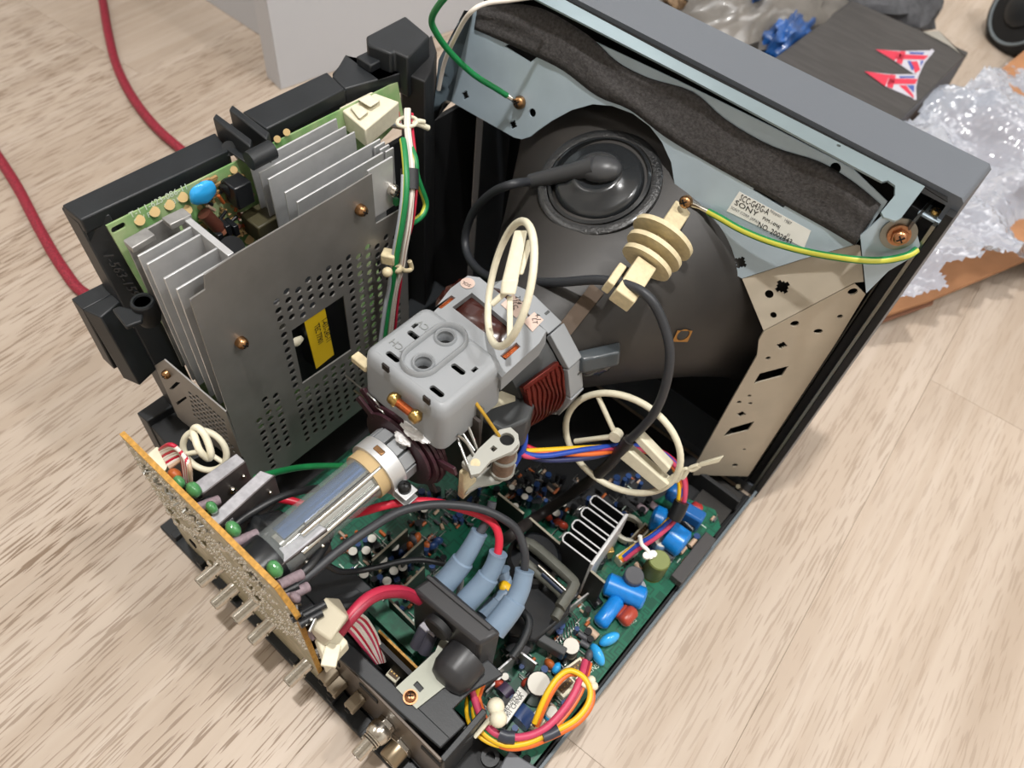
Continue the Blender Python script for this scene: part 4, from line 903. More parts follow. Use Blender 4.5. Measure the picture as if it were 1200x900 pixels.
# left heat sink
def fin_x(u, v): return onz(u, v, ZT).x
hy0 = -.304; hy1 = onz(240, 279, ZT).y
h1_ = thing('heat_sink', 'rear aluminium heat sink with upright fins next to the frame tabs', 'heat sink', (-.14, -.28, .14), None)
h1_.parent = None
LEAN = .10
def fin(name, x, ya, yb, zt_, zb, t, par, m=alu, lean=LEAN):
    dx = lean * (zt_ - zb)
    return obj(name, MB().hexa([(x - t / 2 + dx, ya, zb), (x + t / 2 + dx, ya, zb), (x + t / 2 + dx, yb, zb), (x - t / 2 + dx, yb, zb), (x - t / 2, ya, zt_), (x + t / 2, ya, zt_), (x + t / 2, yb, zt_), (x - t / 2, yb, zt_)]), m, par, .0002)
xs = [fin_x(u, v) for u, v in ((145, 280), (161, 300), (172.5, 309), (192.5, 326), (206.5, 339))]
for k, x in enumerate(xs): fin('fin', x, hy0 + (.002 if k == 0 else 0), hy1, ZT - (.001 if k == 0 else 0), .18, .0013, h1_, alud if k == 0 else alu, .1 * (1 - k / 4) * .9)
xb0, xb1 = fin_x(212, 253), fin_x(270, 302)
obj('fin_base', MB().hexa([(xb0, y, z) for z, d in ((.18, .5), (ZT + .001, 0)) for d2_, y in ((0, hy1), (1, hy1), (1, hy1 + .0038), (0, hy1 + .0038)) for xb0 in ([xb1 - .001 if d2_ else fin_x(212, 253)])]), alu, h1_, .0003)
for (u, v, u2, v2) in ((144, 282, 171, 266), (189, 255, 214, 243)):
    A_, B_ = onz(u, v, ZT + .003), onz(u2, v2, ZT + .003)
    obj('mounting_lug', MB().hexa([A_, B_, B_ + V((.008, 0, 0)), A_ + V((.008, 0, 0)), A_ - V((0, 0, .004)), B_ - V((0, 0, .004)), B_ + V((.008, 0, -.004)), A_ + V((.008, 0, -.004))]), alud, h1_, .0005)
# right heat sink
h2_ = thing('heat_sink', 'front aluminium heat sink with long fins beside the cream power connector', 'heat sink', (-.14, -.18, .2))
ZR = .285
data = [((293, 193), (393, 138)), ((303, 202), (405, 148)), ((314, 210), (415, 154)), ((334, 226), (434, 168)), ((348, 237), (448, 178))]
for k, (a, b) in enumerate(data):
    A_, B_ = onz(a[0], a[1], ZR), onz(b[0], b[1], ZR)
    fin('fin', (A_.x + B_.x) / 2, A_.y, B_.y, ZR, ZR - .055, .0012, h2_, alu, .1 * (1 - k / 4) * .8)
A_, B_ = onz(285, 192, ZR), onz(345, 258, ZR)
obj('fin_base', MB().b2((onz(290, 192, ZR).x - .006, onz(303, 202, ZR).y + .003, ZR - .060), (onz(348, 237, ZR).x + .002, onz(405, 148, ZR).y, ZR - .056)), alu, h2_)
for k in range(4):
    A_, B_ = onz(432 + k * 6.5, 170 + k * 2.6, ZR - .002), onz(446 + k * 5, 163 + k * 3.2, ZR - .002)
    fin('fin', A_.x, A_.y, B_.y, ZR - .002, ZR - .04, .0012, h2_, alu, .02)
# perforated shield
sx = fin_x(222, 351); PS = Plane((sx, 0, ZT), (0, 1, 0), (0, 0, 1)); PSN = 1 if PS.N.x > 0 else -1
ob = PS.px(285, 540); rt = PS.px(467, 250)
so_ = PS.pxs([(222, 351), (240, 339), (239, 322), (272, 300), (400, 224.5), (435, 203), (440, 262), (467, 246)])
so_ = so_ + [(so_[-1][0] + .006, so_[-1][1] - .004), (so_[-1][0] + .006, -.20), (PS.px(285, 540)[0], -.20)]
shl = thing('perforated_shield', 'perforated sheet steel shield plate with a window, in front of the heat sinks', 'shield plate', (sx, -.22, .06))
win = PS.pxs([(341, 387), (402, 346), (411, 410), (354, 449)])
wy0, wy1 = min(p[0] for p in win), max(p[0] for p in win); wz0, wz1 = min(p[1] for p in win), max(p[1] for p in win)
hl_ = []; topl = (PS.px(309, 354), PS.px(456, 274)); wr = PS.pxs([(341, 387), (402, 346), (411, 410), (354, 449)])
def inside(p, poly, mgn):
    c = False; n = len(poly)
    for i in range(n):
        a, b = poly[i], poly[i - 1]
        if (a[1] > p[1]) != (b[1] > p[1]) and p[0] < (b[0] - a[0]) * (p[1] - a[1]) / (b[1] - a[1]) + a[0]: c = not c
    return c
cwx, cwy = sum(p[0] for p in wr) / 4, sum(p[1] for p in wr) / 4
wbig = [(cwx + (p[0] - cwx) * 1.24, cwy + (p[1] - cwy) * 1.2) for p in wr]
stp_y, stp_z = .0078, .0074
for i in range(40):
    y = topl[0][0] + i * stp_y
    zl = topl[0][1] + (topl[1][1] - topl[0][1]) * (y - topl[0][0]) / (topl[1][0] - topl[0][0])
    zlo = -.175 + max(0, .11 - (y - topl[0][0]) * 3.2) * 0
    z = zl - (i % 2) * .0037 - .001
    if y > so_[-3][0] - .004: break
    while z > -.19:
        if not inside((y, z), wbig, 0) and (y > topl[0][0] + .0) and len(hl_) < 640: hl_.append(circ2((y, z), .0025, 8))
        z -= stp_z
# lower rows further to the left
for i in range(1, 4):
    for k in range(9):
        y = topl[0][0] - i * stp_y; z = -.112 - k * stp_z - (i % 2) * .0037 - (.012 if i == 3 else 0)
        if z > -.19: hl_.append(circ2((y, z), .0025, 8))
so2 = sheet('sheet', so_, [wr] + hl_, .0010, PS.O, PS.U, PS.V, shieldm, shl)
upl = PS.pxs([(436, 204), (465, 187), (466, 244), (441, 260)])
PS.plate('bracket_plate', upl, [], .0012, alu, shl, -.004 * PSN)
for (u, v) in ((421, 245), (281, 400)): screw('screw', PS.wpx(u, v, .0006 * PSN), (1, 0, .1), .0036, .0055, bronze, shl)
screw('screw', PS.wpx(459, 222, -.003 * PSN), (1, 0, .1), .0040, .005, chrome, shl)
obj('green_terminal', MB().box(PS.wpx(464, 236, -.001 * PSN), (.003, .003, .005)), wgreen, shl, .0004)
# side cheek of the shield with expanded holes
A0, A1, A2, A3 = onx(184, 424, sx - .055), PS.wpx(266, 484), PS.wpx(282, 535), onx(214, 492, sx - .052)
PC_ = Plane(A0, A1 - A0, A3 - A0)
ck = PC_.pxs([(182, 428), (193, 421), (265, 482), (284, 535), (276, 540), (214, 493), (209, 488)])
ch = []
for i in range(12):
    for k in range(7):
        q = PC_.px(222 + i * 5.0 + k * 1.2, 455 + i * 4.6 + k * 5.2)
        if inside(q, PC_.pxs([(219, 454), (262, 486), (276, 532), (222, 492)]), 0): ch.append(circ2(q, .0016, 6))
ch += [PC_.pxs([(199, 455), (207, 447), (212, 448), (203, 456)]), PC_.pxs([(207, 471), (218, 464), (220, 466), (209, 474)])]
PC_.plate('side_cheek', ck, ch, .001, shieldm, shl)
screw('screw', PC_.wpx(197, 437), PC_.N if PC_.N.dot(FWD) < 0 else -PC_.N, .003, .004, bronze, shl)
# transformer seen through the window, with its yellow label
tr = thing('switching_transformer', 'black transformer with a yellow label showing through the shield window', 'transformer', (sx - .01, -.24, .16))
obj('transformer_body', MB().b2((sx - .030, cwx - .045, ZT + cwy - .050), (sx - .0135, cwx + .045, ZT + cwy + .040)), cblack, tr, .002)
PY = Plane((sx - .002, 0, ZT), (0, 1, 0), (0, 0, 1))
yl = [PY.wpx(u, v) for u, v in ((356, 377), (380, 360), (391, 415), (370, 432))]
obj('label_block', MB().prism(yl, (-.012, 0, 0)), cblack, tr)
lab = obj('yellow_label', MB().prism(yl, (.0006, 0, 0)), yellow, tr, .0002)
lu, lv = (yl[3] - yl[0]).normalized(), (yl[1] - yl[0]).normalized()
for s_, (u, v) in (('1-431-245-11', (376.5, 375)), ('TEC 77901', (368, 382))):
    text('label_print', s_, .0062, PY.wpx(u, v, .0009 * (1 if PY.N.x > 0 else -1)), lu, (0, 1, 0), ink, lab, 'LEFT', .00003, .72)
obj('cream_lug', lump(PY.wpx(353, 404) - V((.004, 0, 0)), (.0025, .005, .0028), .2, 2, 14, 8), cream, tr, 0, 60)
# cream power connector and the wire harness
pc = thing('power_connector', 'large cream plug with bundled wires on the upper edge of the power supply board', 'connector', tuple(onz(440, 130, .25)))
def kk(z): return [onz(u, v, z) for u, v in ((397, 126), (435, 107), (468, 119), (428, 152))]
obj('housing', MB().hexa([p - V((0, 0, .014)) for p in kk(.279)] + kk(.279)), cream, pc, .001)
obj('latch', MB().hexa([onz(u, v, z) for z in (.279, .283) for u, v in ((419, 117), (432, 110), (446, 118), (434, 126))]), cream, pc, .001)
obj('key', MB().hexa([onz(u, v, z) for z in (.279, .2815) for u, v in ((410, 126), (424, 124), (432, 131), (421, 140))]), cream, pc, .001)
for k, m_ in enumerate((wgrey, wwhite, ctan, wred, wyel, wwhite, ctan, wpink, wred)):
    a = onz(432 + k * 4.2, 147 - k * 3.4, .262); b = onz(470, 146 + (k % 3) * 2, .262 - .002 * (k % 3)); mid = a.lerp(b, .5) + V((.002, -.002, .003 - .001 * k))
    lead('connector_wire', [a, mid, b], .0012, m_, parent=pc, n=6, k=5)
hn = thing('wire_harness', 'bundle of green, white and red wires tied down the edge of the shield', 'wire bundle', tuple(onz(475, 300, .2)))
hp0 = [(476, 128, -.128), (476, 150, -.118), (479, 178, -.105), (481, 205, -.094), (480, 232, -.087), (476, 262, -.084), (471, 290, -.083), (467, 315, -.083)]
for k, (m_, st_, dx) in enumerate(((wwhite, wbrown, 0), (wwhite, wblack, 3.4), (wred, None, 6.5), (wgreen, wystripe, -5), (wgrey, None, -8.5), (wwhite, wbrown, 2))):
    L = []
    for i, (u, v, z) in enumerate(hp0):
        if k == 3 and i < 2: continue
        if k == 4 and i < 3: continue
        w = dx + (1.5 * (i > 4) if k < 2 else 0) - (3.0 if k == 2 and i > 5 else 0)
        L.append((u + w, v + (6 if k == 2 and i == 0 else 0), 'x', z + .0012 * (k % 2)))
    if k == 3: L = [(472, 164, 'x', -.112)] + L
    L += [(463 + dx * .8, 335, 'x', -.083), (459 + dx * .9, 360, 'x', -.083), (455 + dx, 395, 'x', -.083), (452 + dx, 420, 'x', -.083)]
    lead('wire', pts(L), .0014 if k != 3 else .0022, m_, parent=hn, stripe=st_, n=8, k=5)
Q = pts([(488, 205, 'x', -.094), (493, 220, 'x', -.092), (499, 238, 'x', -.09), (496, 250, 'x', -.088), (488, 258, 'x', -.087), (480, 262, 'x', -.086)])
lead('wire', [onx(478, 165, -.112), onx(486, 185, -.1)] + Q, .0021, wgreen, parent=hn, stripe=wystripe)
a, b = onx(480, 198, -.0955), onx(480, 222, -.089)
obj('tape_wrap', MB().tube([a, a.lerp(b, .5), b], .0056, 14, flat=.75), mat('black_tape', '#26272a', .5), hn, 0, 40)
tk = onx(477, 143, -.122)
obj('cable_tie', MB().tube([tk + V((.0062 * cos(q), .0062 * sin(q), .001 * cos(q))) for q in [2 * pi * k / 16 for k in range(16)]], .0013, 8, True), cream, hn, 0, 60)
obj('tie_tail', MB().tube(spline([onx(484, 144, -.12), onx(492, 146, -.118), onx(502, 150, -.116)]), .0019, 8), cream, hn, 0, 60)
obj('tie_tail', MB().tube(spline([onx(484, 146, -.119), onx(490, 142, -.118), onx(497, 143, -.117)]), .0016, 8), cream, hn, 0, 60)
tc_ = thing('wire_saddle', 'cream nylon wire saddle with round heads clipped to the shield edge', 'cable clip', tuple(onz(460, 310, .18)))
obj('saddle_body', MB().box(onx(456, 301, -.086), (.009, .008, .008), Matrix.Rotation(.5, 3, 'Z')), creamd, tc_, .001)
for (u, v) in ((454, 319), (466, 315)): obj('round_head', MB().ball(onx(u, v, -.081), (.0035, .0035, .0035)), creamd, tc_, 0, 60)
obj('saddle_strap', MB().tube(spline([onx(463, 310, -.081), onx(474, 317, -.080), onx(482, 315, -.081), onx(480, 306, -.082)]), .0016, 8), creamd, tc_, 0, 60)
# ------------------------------------------------------------------ chassis tray, rear terminal panel
trm = thing('chassis_tray', 'black plastic chassis tray under the circuit board, with a thin grey right edge', 'chassis', (0, -.18, 0))
obj('tray_floor', MB().b2((-.170, -.345, .002), (.1695, -.004, .008)), blackm, trm)
obj('right_wall', MB().b2((.1698, -.335, .001), (.1722, -.002, .020)), mat('grey_tray_edge', '#5d666c', .45), trm, .0004)  # thin wall, greyer than the black tray
obj('wall_inner', MB().b2((.1678, -.32, .008), (.1694, -.01, .017)), blackm, trm)
obj('rear_flange', MB().b2((-.165, -.3585, .001), (.12, -.3455, .007)), black, trm, .001)
for x in (-.15, -.118, -.08, -.045, -.01, .03, .065): obj('flange_rib', MB().b2((x, -.3575, .007), (x + .006, -.346, .013)), black, trm, .0006)
obj('left_wall', MB().b2((-.172, -.335, .001), (-.169, -.004, .05)), blackm, trm)
# corner of the tray behind the tube on the right
obj('corner_wall', MB().b2((.115, -.030, .008), (.166, -.026, .03)), blackm, trm, .0005)
obj('bracket_foot', MB().box((.150, -.035, .012), (.030, .05, .004)), mat('dark_bracket', '#33312f', .5, .4), trm, .0006)
for u, v in ((858, 588), (849, 578), (865, 570)): obj('rivet', MB().cyl(onz(u, v, .014), onz(u, v, .0155), .002, n=10), mat('dull_rivet', '#77705f', .4, .8), trm, 0, 40)
cz = .09
rp = thing('rear_terminal_panel', 'dark brown rear terminal panel with its black top cover, carrying the metal sockets', 'connector panel', (0, -.343, .008))
panm = mat('brown_black_panel', '#4a4037', .35, .35, var=.2, scale=30)
Pr = Plane((0, -.3435, 0), (1, 0, 0), (0, 0, 1))
obj('panel_sheet', MB().b2((-.16, -.3445, .008), (.1265, -.3425, cz - .003)), panm, rp, .0004)
def sl(name, P, z, dz, m, par, bev=.0008): return obj(name, MB().prism([onz(u, v, z) for u, v in P], (0, 0, -dz)), m, par, bev)
sl('top_cover', [(330, 700), (397, 771), (516, 877), (528, 865), (466, 806), (400, 744), (352, 690)], cz, .004, black, rp)
sl('top_cover', [(466, 806), (516, 877), (546, 848), (531, 830), (552, 810), (590, 790), (540, 740), (505, 765)], cz - .0005, .004, black, rp)
sl('left_cover', [(352, 690), (400, 744), (412, 720), (436, 689), (414, 669), (380, 664)], cz - .001, .003, black, rp)
sl('cover_step', [(385, 700), (412, 718), (430, 698), (418, 690)], cz + .001, .001, black, rp)
sl('right_lug', [(516, 878), (546, 849), (556, 862), (530, 885)], cz - .02, .03, black, rp)
obj('end_wall', MB().b2((.1245, -.343, .008), (.1285, -.305, cz - .005)), black, rp, .0006)
obj('well_wall', MB().b2((-.01, -.322, .035), (.105, -.319, cz - .004)), blackm, rp)
for (u, v) in ((388, 770), (432, 812), (505, 886)):
    p = ony(u, v, -.3448); obj('panel_slot', MB().box(p, (.016, .001, .007), Matrix.Rotation(0, 3, 'Y')), dark, rp)
def jack(tip, n, label, r=.0046, flange=False, ln=.028):
    b = V((tip.x, -.3445, tip.z)); ax_ = V((0, -1, 0)); L = b.y - tip.y
    t = thing('video_socket', label, 'socket', tuple(b))
    obj('collar', MB().cyl(b, b + ax_ * .004, .0068, n=6), chrome, t, .0004)
    if flange:
        obj('square_flange', MB().lathe([(.004, .0078), (.007, .0082), (.010, .0082), (.013, .0070)], b, ax_, 24), chrome, t, 0, 40)
        obj('threaded_neck', MB().lathe([(.004, .0056)] + [(.011 + .0008 * k, .0060 + .0003 * (k % 2)) for k in range(8)], b, ax_, 20), chrome, t, 0, 30)
    obj('barrel', MB().lathe([(.003, r * 1.08), (L * .45, r * 1.08), (L * .47, r), (L - .0008, r), (L, r * .9), (L, r * .72), (L - .006, r * .70)], b, ax_, 24, False), chrome, t, 0, 35)
    for s in (-1, 1): obj('bayonet_lug', MB().cyl(b + ax_ * (L * .62) + V((s * r * .9, 0, 0)), b + ax_ * (L * .62) + V((s * (r + .0012), 0, 0)), .0009, n=8), chrome, t, 0, 40)
    obj('insulator', MB().cyl(b + ax_ * (L - .007), b + ax_ * (L - .0045), r * .7, n=16), mat('ptfe', '#cfc8b8', .5), t, 0, 40)
    return t
for (u, v), l, fl_ in (((232, 684), 'nickel video socket furthest left below the solder covered board', False), ((250, 710), 'nickel video socket second from the left, partly under the solder covered board', False), ((275, 727), 'nickel video socket third from the left below the solder covered board', False),
                  ((293, 752), 'nickel video socket fourth from the left, above the shadow on the floor', False), ((336, 801), 'nickel video socket below the right corner of the solder covered board', False), ((417, 887), 'nickel video socket with a wide round flange at the bottom edge', True)):
    jack(ony(u, v, -.3725), 0, l, flange=fl_)
b = ony(472, 872, -.3445)
t = thing('round_socket', 'short tan metal socket beside the flanged video socket at the bottom', 'socket', tuple(b))
obj('body', MB().lathe([(0, .0075), (.013, .0075), (.014, .0068), (.014, .0048), (.008, .0045)], b, (0, -1, 0), 24, False), mat('tan_nickel', '#9a8b74', .35, .9), t, 0, 35)
obj('nut', MB().cyl(b, b + V((0, -.003, 0)), .0095, n=6), chrome, t, .0003)
for k, (u, v) in enumerate(((403, 797), (424, 815), (393, 783))):
    b = ony(u, v, -.3445); t = thing('panel_plug', ['small square tan plug on the rear panel, nearest the flanged socket', 'small square tan plug in the middle of the rear panel', 'small square tan plug nearest the solder covered board'][(1, 0, 2)[k]], 'plug', tuple(b), 'square plugs on the rear panel')
    obj('plug_body', MB().box(b + V((0, -.006, 0)), (.008, .012, .009)), mat('tan_plug', '#8d806c', .45, .3), t, .0008); obj('plug_pin', MB().cyl(b + V((0, -.012, 0)), b + V((0, -.0135, 0)), .0022, n=10), dark, t)
# ------------------------------------------------------------------ neck board
YB = -.360
nb = thing('neck_circuit_board', 'tan circuit board on the tube neck, its outer face covered with solder joints', 'circuit board', (-.03, -.36, .05))
Pn = Plane((0, -.352, 0), (1, 0, 0), (0, -.045, 1))      # N points to -Y
on_ = Pn.pxs([(141, 510), (322, 690), (345, 722), (383, 812), (372, 806), (345, 786), (237, 665)])
Pn.plate('board', on_, [circ2((0, .185), .012, 20)], .0016, pcbr, nb, -.0008)
ee = []
for a, b in zip(on_[:3], on_[1:4]):
    pass
edge = MB()
for a, b in zip(on_[:3], on_[1:4]):
    A_, B_ = Pn.w(*a), Pn.w(*b); d = V((0, .0028, 0)); e = V((0, -.0002, 0)); up_ = (B_ - A_).normalized().cross(V((0, 1, 0))); up_ = up_ if up_.z > 0 or up_.x > 0 else -up_
    edge.hexa([A_ + e, B_ + e, B_ + d, A_ + d] + [p + up_ * .0012 for p in (A_ + e, B_ + e, B_ + d, A_ + d)])
obj('board_edge', edge, pcbt, nb, 0, 0)
obj('component_side', MB().prism([Pn.w(*p, -.0018) for p in on_], (0, .0006, 0)), pcbt, nb, 0, 0)
rj = random.Random(11); mbs = MB(); poly = on_
cnt = 0
while cnt < 800:
    p = (rj.uniform(-.12, .06), rj.uniform(.02, .215))
    if not inside(p, poly, 0): continue
    if NZ.noise(V((p[0] * 60, p[1] * 60, 3))) < -.12 or p[1] < .085 + .05 * NZ.noise(V((p[0] * 20, 0, 0))): continue
    cnt += 1; q = Pn.w(*p); r_ = rj.uniform(.0005, .0011)
    u_ = V((1, 0, 0)); mbs.lathe([(0, r_ * 1.3), (r_ * .7, r_), (r_ * 1.6, r_ * .3)], q, (0, -1, 0), 5)
obj('solder_joints', mbs, solder, nb, 0, 60, 'stuff')
for (u, v) in ((198, 600), (207, 612), (231, 622), (238, 638), (292, 690), (300, 702), (262, 642), (246, 660)):
    q = ony(u, v, YB); obj('solder_blob', MB().ball(q, (.0028, .0018, .0028), None, 10, 6), solder, nb, 0, 60)
for (u, v) in ((226, 637),): obj('hole_plate', MB().box(ony(u, v, YB - .0005), (.005, .001, .006)), dark, nb)
# components on the inner side of the neck board
def chan(P, z, drop, name='screening_can', lab=None):
    T = [onz(u, v, z) for u, v in P]; mb = MB()
    mb.hexa([p - V((0, 0, .0012)) for p in T] + T)
    A_, B_ = T[3], T[2]; mb2 = MB().hexa([A_ - V((0, 0, drop)), B_ - V((0, 0, drop)), B_ - V((.0012, 0, drop)), A_ - V((.0012, 0, drop)), A_, B_, B_ - V((.0012, 0, 0)), A_ - V((.0012, 0, 0))])
    o = obj('heat_sink_top', mb, mat('grey_cast_metal', '#aeadb2', .45, .6, var=.15, scale=300, bump=.1), nb, .0006)
    w = obj('heat_sink_side', mb2, mat('shaded_cast_metal', '#5e5857', .45, .5, var=.2, scale=120), nb, .0004)  # same channel as the top, painted darker for its shaded side
    m_ = A_.lerp(B_, .55) - V((0, 0, drop * .5)); screw('fixing_screw', m_ + V((.0004, 0, 0)), (1, -.2, 0), .0022, .003, chrome, w, False)
    m_ = A_.lerp(B_, .85) - V((0, 0, drop * .35)); screw('fixing_screw', m_ + V((.0004, 0, 0)), (1, -.2, 0), .0014, .002, chrome, w, False)
chan([(224, 568), (277, 531), (288, 541), (237, 580)], .192, .028)
chan([(243, 608), (305, 551), (322, 557), (254, 618)], .193, .028)
chan([(303, 662), (366, 609), (384, 620), (316, 674)], .194, .032)
def gcap(u, v, z, s=1.0, m=cgreen):
    p = onz(u, v, z); obj('film_capacitor', lump(p, (.0048 * s, .0036 * s, .0052 * s), .1, u, 18, 12, 2.0), m, nb, 0, 60)
    mb = MB().tube(spline([p + V((-.002, 0, -.004)), p + V((-.003, -.002, -.008)), p + V((-.005, -.006, -.012))]), .0008, 6); obj('lead_wire', mb, cgreen, nb, 0, 60)
for u, v, s in ((227, 574, 1), (248, 595, .8), (273, 620, 1.0), (322, 667, 1.05), (210, 565, .8)): gcap(u, v, .197, s)
gcap(205, 557, .195, .9, corange); gcap(346, 700, .19, .7, cpink)
for u, v, z in ((240, 590, .19), (285, 630, .192), (338, 678, .19), (345, 693, .185), (375, 737, .165)):
    p = onz(u, v, z); obj('pink_resistor', MB().cyl(p + V((0, -.006, .002)), p + V((.002, .007, -.003)), .0029, n=14), cpink, nb, 0, 40)
for u, v in ((216, 573), (232, 588), (258, 612), (285, 640), (310, 655), (334, 690), (352, 716), (362, 722), (366, 712)):
    p = onz(u, v, .188); obj('small_capacitor', MB().cyl(p + V((0, -.006, 0)), p + V((.003, .006, -.001)), .0024, n=10), rj.choice([cblack, cgrey, cblack]), nb, 0, 40)
rj = random.Random(5); mbw = MB()
for k in range(60):
    t_ = rj.random(); u = 170 + t_ * 200; v = 545 + t_ * 185 + rj.uniform(-4, 6); p = onz(u, v, .188); d = V((rj.uniform(-1, 1), rj.uniform(-.2, 1), rj.uniform(-.5, .5))).normalized() * .004
    mbw.cyl(p - d, p + d, rj.uniform(.0004, .0011), n=6)
obj('component_leads', mbw, mat('tinned_wire', '#a9a9a5', .3, 1.0), nb, 0, 60, 'stuff')
obj('rubber_shroud', lump(ony(321, 633, -.338), (.017, .014, .012), .25, 9, 26, 16, 2.2), rubber, nb, 0, 60)
obj('neck_socket', MB().lathe([(0, .015), (.010, .015), (.012, .0145)], (0, -.3575, .185), (0, 1, 0), 20), cblack, nb, 0, 40)
# two cream plugs at the lower corner
z_ = .185
obj('cream_socket', MB().hexa([onz(u, v, z_ - .02) for u, v in ((365, 742), (398, 700), (410, 724), (380, 760))] + [onz(u, v, z_) for u, v in ((362, 735), (380, 699), (408, 722), (388, 752))]), mat('cream_socket_plastic', '#b3ab96', .35), nb, .0015)
obj('cream_clip', MB().hexa([onz(u, v, .155) for u, v in ((368, 750), (392, 742), (410, 760), (382, 790))] + [onz(u, v, .168) for u, v in ((370, 748), (392, 735), (408, 752), (384, 782))]), cream, nb, .0012)
obj('clip_ledge', MB().box(onz(388, 768, .169), (.008, .012, .003), Matrix.Rotation(.6, 3, 'Z')), cream, nb, .0006)
obj('white_plug', MB().hexa([onz(u, v, .175) for u, v in ((169, 536), (186, 524), (203, 540), (195, 555))] + [onz(u, v, .198) for u, v in ((169, 535), (184, 523), (200, 540), (193, 553))]), cream, nb, .0008)
# cream hoop and red-white leads beside it
dh = depth(onx(240, 528, -.10))
hoop('cable_support', 'small round cream nylon hoop beside the red and white leads at the left', 240, 528, dh, .3, 26.5, 24, 1, .0021, (radians(20), radians(150), radians(215)))
tA = thing('neck_board_leads', 'looped red and white leads plugged into the left end of the tan board', 'wire bundle', tuple(onz(210, 535, .2)))
for k, m_ in enumerate((wred, wwhite, wwhite, wred, wwhite, wwhite, wred, wwhite, ctan)):
    a = onz(188 + k * 1.3, 527 + k * 2.6, .198); b = onz(200 + k * 2.2, 521 + k * 1.9, .212 - .0012 * k); c_ = onz(212 + k * 1.3, 532 + k * 2, .205); e = onz(217 + k * .8, 562 + k * .6, .19)
    lead('wire', [a, b, c_, e], .00125, m_, parent=tA, n=8, k=6)
tt = onz(233, 515, .215)
obj('tie_loop', MB().tube(spline([onz(226, 505, .21), onz(231, 501, .214), onz(240, 510, .212), onz(247, 530, .205), onz(244, 537, .20), onz(234, 528, .208), onz(228, 512, .212)], 5, True), .0021, 8, True), cream, tA, 0, 60)
obj('black_core', MB().tube([onz(231, 508, .208), onz(245, 532, .200)], .004, 10, flat=.6), cblack, tA, 0, 60)
# ------------------------------------------------------------------ main circuit board
ZB = .030
mbd = thing('main_circuit_board', 'large green main circuit board lying in the chassis tray under the tube', 'circuit board', (.05, -.18, ZB))
Pm = Plane((0, 0, ZB), (1, 0, 0), (0, 1, 0))
def gmat():
    m = bpy.data.materials.new('etched_green_board'); m.use_nodes = True; nt = m.node_tree; L = nt.links; b = nt.nodes['Principled BSDF']
    tc = nt.nodes.new('ShaderNodeTexCoord'); v1 = nt.nodes.new('ShaderNodeTexVoronoi'); v1.distance = 'CHEBYCHEV'; v1.feature = 'DISTANCE_TO_EDGE' if False else 'F1'; v1.inputs['Scale'].default_value = 95
    L.new(tc.outputs['Object'], v1.inputs['Vector']); mt = nt.nodes.new('ShaderNodeMath'); mt.operation = 'PINGPONG'; mt.inputs[1].default_value = .13; L.new(v1.outputs['Distance'], mt.inputs[0])
    r = nt.nodes.new('ShaderNodeValToRGB'); e = r.color_ramp.elements; e[0].color = srgb('#0a4635'); e[1].color = srgb('#0e5b44'); e[0].position = .04; e[1].position = .07; L.new(mt.outputs[0], r.inputs[0])
    L.new(r.outputs[0], b.inputs['Base Color']); b.inputs['Roughness'].default_value = .32; b.inputs['Coat Weight'].default_value = .2; return m
gm = gmat()
Pm.plate('board', [(-.10, -.306), (.1665, -.306), (.1665, -.06), (.155, -.050), (.118, -.062), (.098, -.128), (.02, -.150), (-.10, -.165)], [circ2(Pm.px(739, 711), .0022, 12), circ2(Pm.px(606, 881), .003, 12), circ2(Pm.px(617, 890), .003, 12)], .0016, gm, mbd, -.0008)
bd = V((0, 0, ZB))
def up(u, v, h): return onz(u, v, ZB + h)
def can(u, v, h, r, body=cblack, top=cwhite, lab=None):
    p = up(u, v, h); o = obj('electrolytic_capacitor', MB().lathe([(-h, r), (-h * .92, r * .93), (-h * .88, r), (-.0006, r), (0, r * .93)], p, (0, 0, 1), 16), body, mbd, 0, 40)
    obj('can_top', MB().lathe([(-.0001, r * .92), (.0004, r * .9), (.0003, r * .1)], p, (0, 0, 1), 16), top, o, 0, 40)
for u, v, h, r in ((436, 631, .016, .0036), (413.5, 646, .016, .0036), (429, 645, .014, .0036), (461.5, 640, .018, .0042), (454, 648, .012, .003), (448.5, 656, .015, .0038), (426.5, 672.5, .015, .0038), (472, 664.5, .014, .0036), (461.5, 669, .014, .0036), (453.5, 681, .014, .0036), (480, 655, .012, .003), (497, 597, .014, .003), (604, 593, .012, .0028), (615, 582, .012, .003), (620, 574, .012, .003), (594, 590, .012, .003), (652, 601, .014, .0034), (660, 590, .013, .0030), (600, 571, .011, .0026)):
    can(u, v, h, r)
can(669.5, 757, .024, .0062); can(631.5, 801, .028, .0085, cblack, cwhite); can(646.5, 834, .012, .0042, mat('white_can', '#cfccc6', .4), cwhite); can(592, 793, .010, .0028, cblack, cwhite)
can(784, 648, .010, .0052, cgrey, cgrey); can(743.5, 674, .022, .0075, mat('slate_inductor', '#3d4250', .5), cgrey); can(773, 656, .024, .0085, colive, mat('olive_top', '#77804d', .5)); can(775, 634, .016, .0055, mat('pale_blue_can', '#7fa1c9', .4), cwhite)
obj('winding_skirt', MB().lathe([(0, .0085), (.004, .0085), (.0045, .006)], up(743, 690, .002), (0, 0, 1), 18), mat('pale_winding', '#8b8f96', .4), mbd, 0, 40)
def roll(name, a, b, h, r, m, rnd=True):
    A_, B_ = up(a[0], a[1], h), up(b[0], b[1], h); L = (B_ - A_).length
    return obj(name, MB().lathe([(0, r * .3), (.0004, r * .75), (.0022, r), (L - .0022, r), (L - .0004, r * .75), (L, r * .3)], A_, B_ - A_, 20), m, mbd, 0, 50)
roll('film_capacitor', (709, 683), (756, 703), .0085, .0088, cblue); roll('film_capacitor', (702, 732), (725, 702), .008, .0060, cblue)
